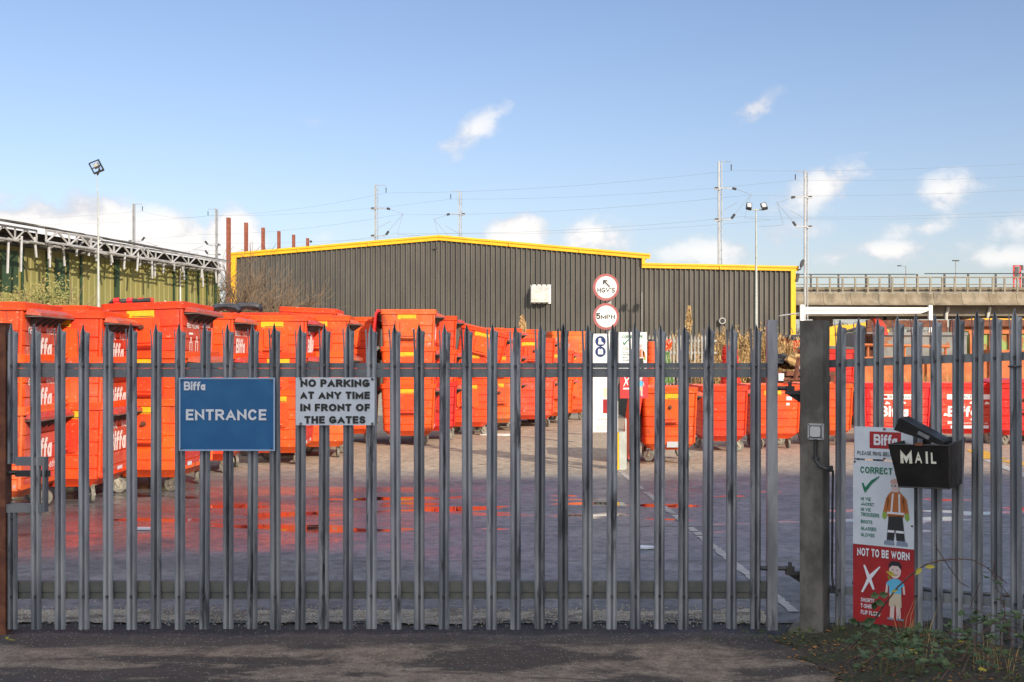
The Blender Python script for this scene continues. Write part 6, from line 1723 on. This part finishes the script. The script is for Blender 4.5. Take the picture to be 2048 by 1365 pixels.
# low green growth and dead leaves on the verge: uncountable
m = MB(); m2 = MB(); m3 = MB(); r = random.Random(15)
for k in range(9000):
    y = r.uniform(4.9, 7.65); x = verge_edge(y) + .02 + (4.6 - verge_edge(y)) * r.random() ** 1.25
    if math.sin(x * 5.2 + y * 3.1) + math.sin(x * 9.7 - y * 6.3) * .7 < r.uniform(-1.5, 1.1) or (x < 2.6 and r.random() < .78): continue
    b0 = Vector((x, y, verge_z(x, y) + r.uniform(.005, .05))); d = rvec(r); d.z = abs(d.z) * .9
    s = r.uniform(.012, .036)
    leaf(m if r.random() < .85 else m3, b0, d, s, s * .62, r, n=(Vector((0, -.3, 1)) + rvec(r) * .6).normalized())
for k in range(1500):
    y = r.uniform(4.9, 7.65); x = verge_edge(y) - .05 + (4.4 - verge_edge(y)) * r.random() ** 1.2
    s = r.uniform(.018, .04); leaf(m2, Vector((x, y, verge_z(x, y) + .012)), Vector((r.uniform(-1, 1), r.uniform(-1, 1), .15)), s, s * .6, r, n=(Vector((0, 0, 1)) + rvec(r) * .4).normalized())
o = m.build('ground_cover', MOSS); o['kind'] = 'stuff'
o = m3.build('ground_cover', LEAF); o['kind'] = 'stuff'
o = m2.build('leaf_litter', LEAFB); o['kind'] = 'stuff'
def blades(m, cx, cy, cz, n, h, spread, r, wd=.004, lean=.35):
    for k in range(n):
        a = r.uniform(0, 6.28); q = spread * math.sqrt(r.random()); b0 = Vector((cx + q * math.cos(a), cy + q * math.sin(a), cz)); hh = h * r.uniform(.5, 1.1)
        l = Vector((r.uniform(-1, 1), r.uniform(-1, 1), 0)) * lean * hh; w2 = Vector((math.cos(a), math.sin(a), 0)) * wd
        m.add([b0 - w2, b0 + w2, b0 + l * .35 + Vector((0, 0, hh * .6)) + w2 * .7, b0 + l * .35 + Vector((0, 0, hh * .6)) - w2 * .7, b0 + l + Vector((0, 0, hh))], [(0, 1, 2, 3), (3, 2, 4)])
for i, (u, v, Y, n, h, mt, lab) in enumerate(((1835, 1265, 6.85, 16, .36, REED, 'wispy straw coloured grass tuft beside the clothing sign'), (1835, 1262, 7.05, 40, .22, GRASSV, 'green grass tuft between the fence pales beside the sign'), (1920, 1262, 6.75, 36, .20, GRASSV, 'green grass tuft at the foot of the middle fence pales'),
                                              (1700, 1245, 7.5, 30, .12, GRASSV, 'short grass tuft between post and clothing sign'), (1985, 1272, 6.55, 22, .22, REED, 'dry grass tuft near the last fence pales'), (1800, 1300, 6.6, 50, .10, GRASSV, 'low grass tuft under the clothing sign'))):
    m = MB(); b0 = P(u, v, Y); blades(m, 0, 0, 0, n, h, .13, random.Random(60 + i), .0025, .45)
    o = m.build('grass_tuft', mt); o.location = (b0.x, b0.y, max(0, verge_z(b0.x, b0.y)) if b0.y < 7.75 else 0); tag(o, lab, 'grass tuft', 'grass tufts along the fence')
# moss along the gate stile
m = MB(); r = random.Random(19)
for k in range(900):
    x = gx(r.triangular(1380, 1600, 1560)); y = r.uniform(7.50, 8.05); s = r.uniform(.006, .016)
    if math.sin(x * 17) + math.sin(y * 31) < r.uniform(-1, .9): continue
    leaf(m, Vector((x, y, .016)), Vector((r.uniform(-1, 1), r.uniform(-1, 1), .5)), s, s * .8, r)
o = m.build('moss_patch', MOSS); o['kind'] = 'stuff'
# debris on the driveway: flecks and chips
m = MB(); r = random.Random(23)
for k in range(900):
    x = r.uniform(-3.0, 2.2); y = r.uniform(5.3, 7.7); s = r.uniform(.002, .007); a = r.uniform(0, 3.14)
    c_, s_ = math.cos(a) * s, math.sin(a) * s; z = .010 + (.010 if y > 7.44 else 0)
    m.add([(x - c_, y - s_, z), (x + s_ * .5, y - c_ * .5, z), (x + c_, y + s_, z), (x - s_ * .5, y + c_ * .5, z), (x, y, z + s * .6)], [(0, 1, 4), (1, 2, 4), (2, 3, 4), (3, 0, 4)])
o = m.build('grit', M('grit', (.22, .19, .16), (.10, .085, .07), 30, rough=.9)); o['kind'] = 'stuff'
m = MB(); r = random.Random(29)      # loose stones of the gravel strip, thinning out on both sides
for k in range(5200):
    x = r.uniform(-3.7, 1.75); y = r.gauss(8.24, .13) + .03 * math.sin(x * 4); s = r.uniform(.004, .013)
    if y < 7.9: continue
    a = r.uniform(0, 6.3); c_, s_ = math.cos(a) * s, math.sin(a) * s; h = s * r.uniform(.5, 1.0)
    m.add([(x - c_, y - s_, .004), (x + s_ * .7, y - c_ * .7, .004), (x + c_, y + s_, .004), (x - s_ * .7, y + c_ * .7, .004), (x + c_ * .2, y + s_ * .2, .006 + h)], [(0, 1, 4), (1, 2, 4), (2, 3, 4), (3, 0, 4)])
o = m.build('gravel', M('loose_stone', (.42, .38, .31), (.22, .20, .165), 60, rough=.9)); o['kind'] = 'stuff'
m = MB()
for k in range(420):
    x = r.uniform(-2.6, 1.7); y = r.uniform(6.9, 8.05); s = r.uniform(.008, .022); a = r.uniform(0, 3.14)
    leaf(m, Vector((x, y, .020)), Vector((math.cos(a), math.sin(a), .12)), s, s * .5, r)
o = m.build('leaf_litter', M('dead_leaf', (.05, .035, .025), (.09, .06, .04), 9, rough=.85)); o['kind'] = 'stuff'
for (u, v, s, mt, lab) in ((15, 1287, .05, LEAFY, 'single pale yellow leaf lying on the driveway by the rusty post'), (822, 1297, .012, WHITE, 'tiny white scrap lying on the driveway below the gate')):
    Y = CH * F / (v - HV); b0 = P(u, v, Y); b0.z = .02; m = MB(); leaf(m, Vector((0, 0, 0)), Vector((1, .2, .1)), s, s * .6, r); leaf(m, Vector((0, 0, .004)), Vector((-.4, .6, .3)), s * .8, s * .5, r)
    o = m.build('fallen_leaf' if mt is LEAFY else 'paper_scrap', mt); o.location = b0; tag(o, lab, 'leaf' if mt is LEAFY else 'litter')
for i, (u, v, s, lab) in enumerate(((285, 1060, .11, 'flattened pale blue wrapper on the wet asphalt behind the gate'), (1000, 871, .5, 'white flat sheet lying under the leaning bin'), (1285, 1098, .13, 'thin scrap of white litter beside the white line'))):
    Y = CH * F / (v - HV); b0 = P(u, v, Y); b0.z = .006; m = MB(); q = random.Random(i)
    m.prism([(math.cos(a * .7) * s * q.uniform(.7, 1), math.sin(a * .7) * s * .5 * q.uniform(.7, 1)) for a in range(9)], lambda a, b, t: (a, b, t), 0, .018)
    o = m.build('litter', SIGNWHITE if i != 1 else WHITE); o.location = b0; tag(o, lab, 'litter')

# ---- dry reeds on the bank
def reeds(label, x, y, z, n, h, sp_, seed, fuzz=True):
    r = random.Random(seed); m = MB(); m2 = MB()
    for k in range(n):
        a = r.uniform(0, 6.28); q = sp_ * math.sqrt(r.random()); b0 = Vector((q * math.cos(a), q * math.sin(a) * .6, 0)); hh = h * r.uniform(.45, 1.05) * (1 - .25 * (q / sp_) ** 2)
        l = Vector((r.uniform(-1, 1), r.uniform(-1, 1), 0)) * .22 * hh; tp = b0 + l + Vector((0, 0, hh)); w2 = Vector((.013, r.uniform(-.008, .008), 0))
        m.add([b0 - w2, b0 + w2, tp], [(0, 1, 2)])
        for i in range(11):
            t = r.uniform(.12, .98); p = b0.lerp(tp, t); d = rvec(r); d.z *= .8; ln = r.uniform(.10, .32); e = p + d * ln - Vector((0, 0, ln * .4)); w3 = d.cross(Vector((0, 0, 1))).normalized() * .015 if abs(d.z) < .95 else w2
            m.add([p - w3, p + w3, e], [(0, 1, 2)])
        if fuzz and r.random() < .22:
            for i in range(9): 
                p = tp + Vector((r.uniform(-.03, .03), 0, -i * .025)); d = rvec(r) * .045; m2.add([p, p + d, p + Vector((0, 0, .07))], [(0, 1, 2)])
    o = thing('reed_clump', label, 'reeds', (x, y, z), 0, 'dry reeds on the earth bank')
    m.build('stalk', REED, o)
    if m2.v: m2.build('seed_head', REED, o)
for i, (u, vt, Y, n, lab) in enumerate(((1310, 672, 34.2, 120, 'thin dry reeds behind the pale fence, nearest the clothing board'), (1365, 668, 34.6, 190, 'dry reeds behind the middle of the pale fence'), (1415, 662, 34.4, 230, 'dry reeds at the right end of the pale fence'),
                                       (1462, 656, 34.2, 380, 'dense dry reeds behind the leaning red tub'), (1515, 653, 34.4, 420, 'tallest dense dry reeds just before the hinge stile'), (1560, 662, 34.3, 330, 'dry reeds seen between hinge stile and concrete post'), (1610, 672, 34.6, 240, 'dry reeds hidden behind the concrete post'),
                                       (1490, 690, 32.2, 260, 'low dry reeds at the front of the bank'), (1430, 695, 31.8, 200, 'low straw tangle beneath the pale fence'), (1545, 690, 32.4, 220, 'low straw tangle below the small wheelie bins'))):
    zb_ = .9 if Y > 33 else .45
    reeds(lab, px(u, Y), Y, zb_ - .2, n, pz(vt, Y) - zb_ + .25, .55, 70 + i)
for i, (u, vt, vb, Y, lab) in enumerate(((1042, 636, 665, 30.2, 'single feathery reed plume above the far bins'), (1375, 617, 670, 33.6, 'tall feathery reed plume against the dark warehouse'))):
    m = MB(); r = random.Random(i); z0, z1 = pz(vb, Y) - 1.2, pz(vt, Y); o = thing('reed_plume', lab, 'reeds', (px(u, Y), Y, z0))
    m.tube([(0, 0, 0), (.03, 0, (z1 - z0) * .8)], .008, 5); m.build('stalk', REED, o); m = MB()
    for k in range(220):
        t = r.random(); p = Vector((.03 + r.uniform(-.09, .09) * (1 - abs(t - .4)), r.uniform(-.05, .05), (z1 - z0) * (.62 + .38 * t))); d = rvec(r) * .05; m.add([p, p + d, p + Vector((.02, 0, .10))], [(0, 1, 2)])
    m.build('seed_head', REED, o)
# ---- grasses in front of the low skip
for i, (u, lab) in enumerate(((1775, 'rough grass in front of the rusty skip, above the first red bin'), (1818, 'green rough grass in front of the rusty skip'), (1858, 'straw grass in front of the rusty skip by a pale'), (1905, 'wind blown straw grass over the second red bin'), (1945, 'green and straw grass over the second red bin'), (1990, 'rough grass beside the ribbed dark red bin'))):
    m = MB(); b0 = P(u, 775, 29.2); blades(m, 0, 0, 0, 260, 1.45 if i in (2, 3) else 1.25, .55, random.Random(160 + i), .008, .30)
    o = m.build('grass_tuft', GRASSG if i % 2 else REED); o.location = (b0.x, b0.y, 0); tag(o, lab, 'grass tuft', 'rough grass growing in front of the rusty skip')
# ---- bare shrub at the warehouse corner
def branch(m, p, d, ln, rad, depth, r, tips=None):
    n = 4; pts = [p]; q = p.copy(); dd = d.copy()
    for i in range(n): dd = (dd + rvec(r) * .22 + Vector((0, 0, .04))).normalized(); q = q + dd * ln / n; pts.append(q)
    m.tube(pts, [max(.0085, rad * (1 - .5 * i / n)) for i in range(n + 1)], 4, False)
    if tips is not None and depth <= 1: tips += pts[2:]
    if depth > 0:
        for k in range(r.choice((3, 4))):
            i = r.randint(1, n); branch(m, pts[i], (dd + rvec(r) * .75).normalized(), ln * r.uniform(.5, .8), rad * .55, depth - 1, r, tips)
for i, (u, Y, h, n, lab) in enumerate(((462, 54, 3.6, 16, 'bare brown shrub in front of the yellow corner trim'), (486, 53, 2.9, 15, 'tangled bare shrub against the dark cladding'), (445, 55, 3.3, 12, 'bare shrub between green shed and warehouse'), (508, 52, 2.1, 12, 'low bare shrub at the edge of the scrub, reaching out'))):
    o = thing('bare_shrub', lab, 'shrub', (px(u, Y), Y, 1.6), 0, 'bare shrubs at the warehouse corner'); r = random.Random(200 + i); m = MB()
    for k in range(n):
        a = r.uniform(0, 6.28); branch(m, Vector((.35 * math.cos(a), .3 * math.sin(a), -1.6)), Vector((math.cos(a) * .45, math.sin(a) * .35, 1)).normalized(), h * .95, .05, 3, r)
    m.build('branch', TWIG, o)
# ---- leafy straggle over the bins, beside the green shed
for i, (u, v, Y, w_, h, n, lab) in enumerate(((70, 588, 37, 1.0, .55, 900, 'straggly sage and yellow bush beside the green shed wall'), (112, 578, 37.5, .5, .65, 360, 'thin end of a bush with dry tips beside the shed wall'))):
    o = thing('leafy_bush', lab, 'bush', (px(u, Y), Y, 0), 0, 'bushes beside the green shed'); r = random.Random(230 + i); m = MB(); m2 = MB(); tips = []
    zc = pz(v, Y)
    for k in range(6): branch(m2, Vector((r.uniform(-.3, .3), 0, 0)), Vector((r.uniform(-.15, .15), r.uniform(-.1, .1), 1)).normalized(), zc * .72, .03, 1, r)
    for k in range(n):
        p = Vector((r.gauss(0, w_ * .5), r.gauss(0, .4), zc - .15 + r.gauss(0, h * .42) + .1 * math.sin(k))); s = r.uniform(.05, .12)
        leaf(m, p, rvec(r), s, s * .5, r, n=(Vector((.4, -.7, .5)) + rvec(r) * .7).normalized())
    m2.build('branch', TWIG, o); m.build('leaf', BUSHG, o)
# ---- trees and scrub beyond the viaduct
def tree(label, u, Y, h, cw_, n, seed, z0=0, mat=TREEG, leafs=True):
    o = thing('background_tree', label, 'tree', (px(u, Y), Y, z0), 0, 'trees beyond the viaduct'); r = random.Random(seed); m = MB(); tips = []
    m.tube([(0, 0, 0), (.05, 0, h * .3), (0, 0, h * .5)], [.16, .12, .08], 7); 
    for k in range(7): branch(m, Vector((0, 0, h * r.uniform(.2, .5))), Vector((r.uniform(-1, 1) * .8, r.uniform(-1, 1) * .8, 1)).normalized(), h * .34, .05, 2, r, tips)
    m.build('trunk', TWIG, o)
    if leafs:
        m = MB()
        for k in range(n):
            c = r.choice(tips) if tips else Vector((0, 0, h)); p = c + rvec(r) * r.random() * .45; s = r.uniform(.10, .22); leaf(m, p, rvec(r), s, s * .6, r)
        m.build('crown', mat, o)
for i, (u, Y, h, lf, lab) in enumerate(((1625, 104, 5.2, False, 'bare tree beyond the viaduct, seen under its left end'), (1700, 106, 5.4, True, 'green leaved tree under the viaduct behind the canopy'), (1745, 110, 5.2, False, 'bare tree under the viaduct behind the canopy middle'), (1835, 104, 5.0, False, 'bare tree under the viaduct near the right canopy post'),
                                        (1900, 112, 5.2, True, 'dull green tree in the shade beyond the viaduct'), (1990, 112, 5.0, False, 'bare tree far under the viaduct behind the machines'), (2080, 108, 5.2, True, 'green tree beyond the last viaduct pier'))):
    tree(lab, u, Y, h, 2, 1300, 300 + i, 0, TREEG if lf else TWIG, True)
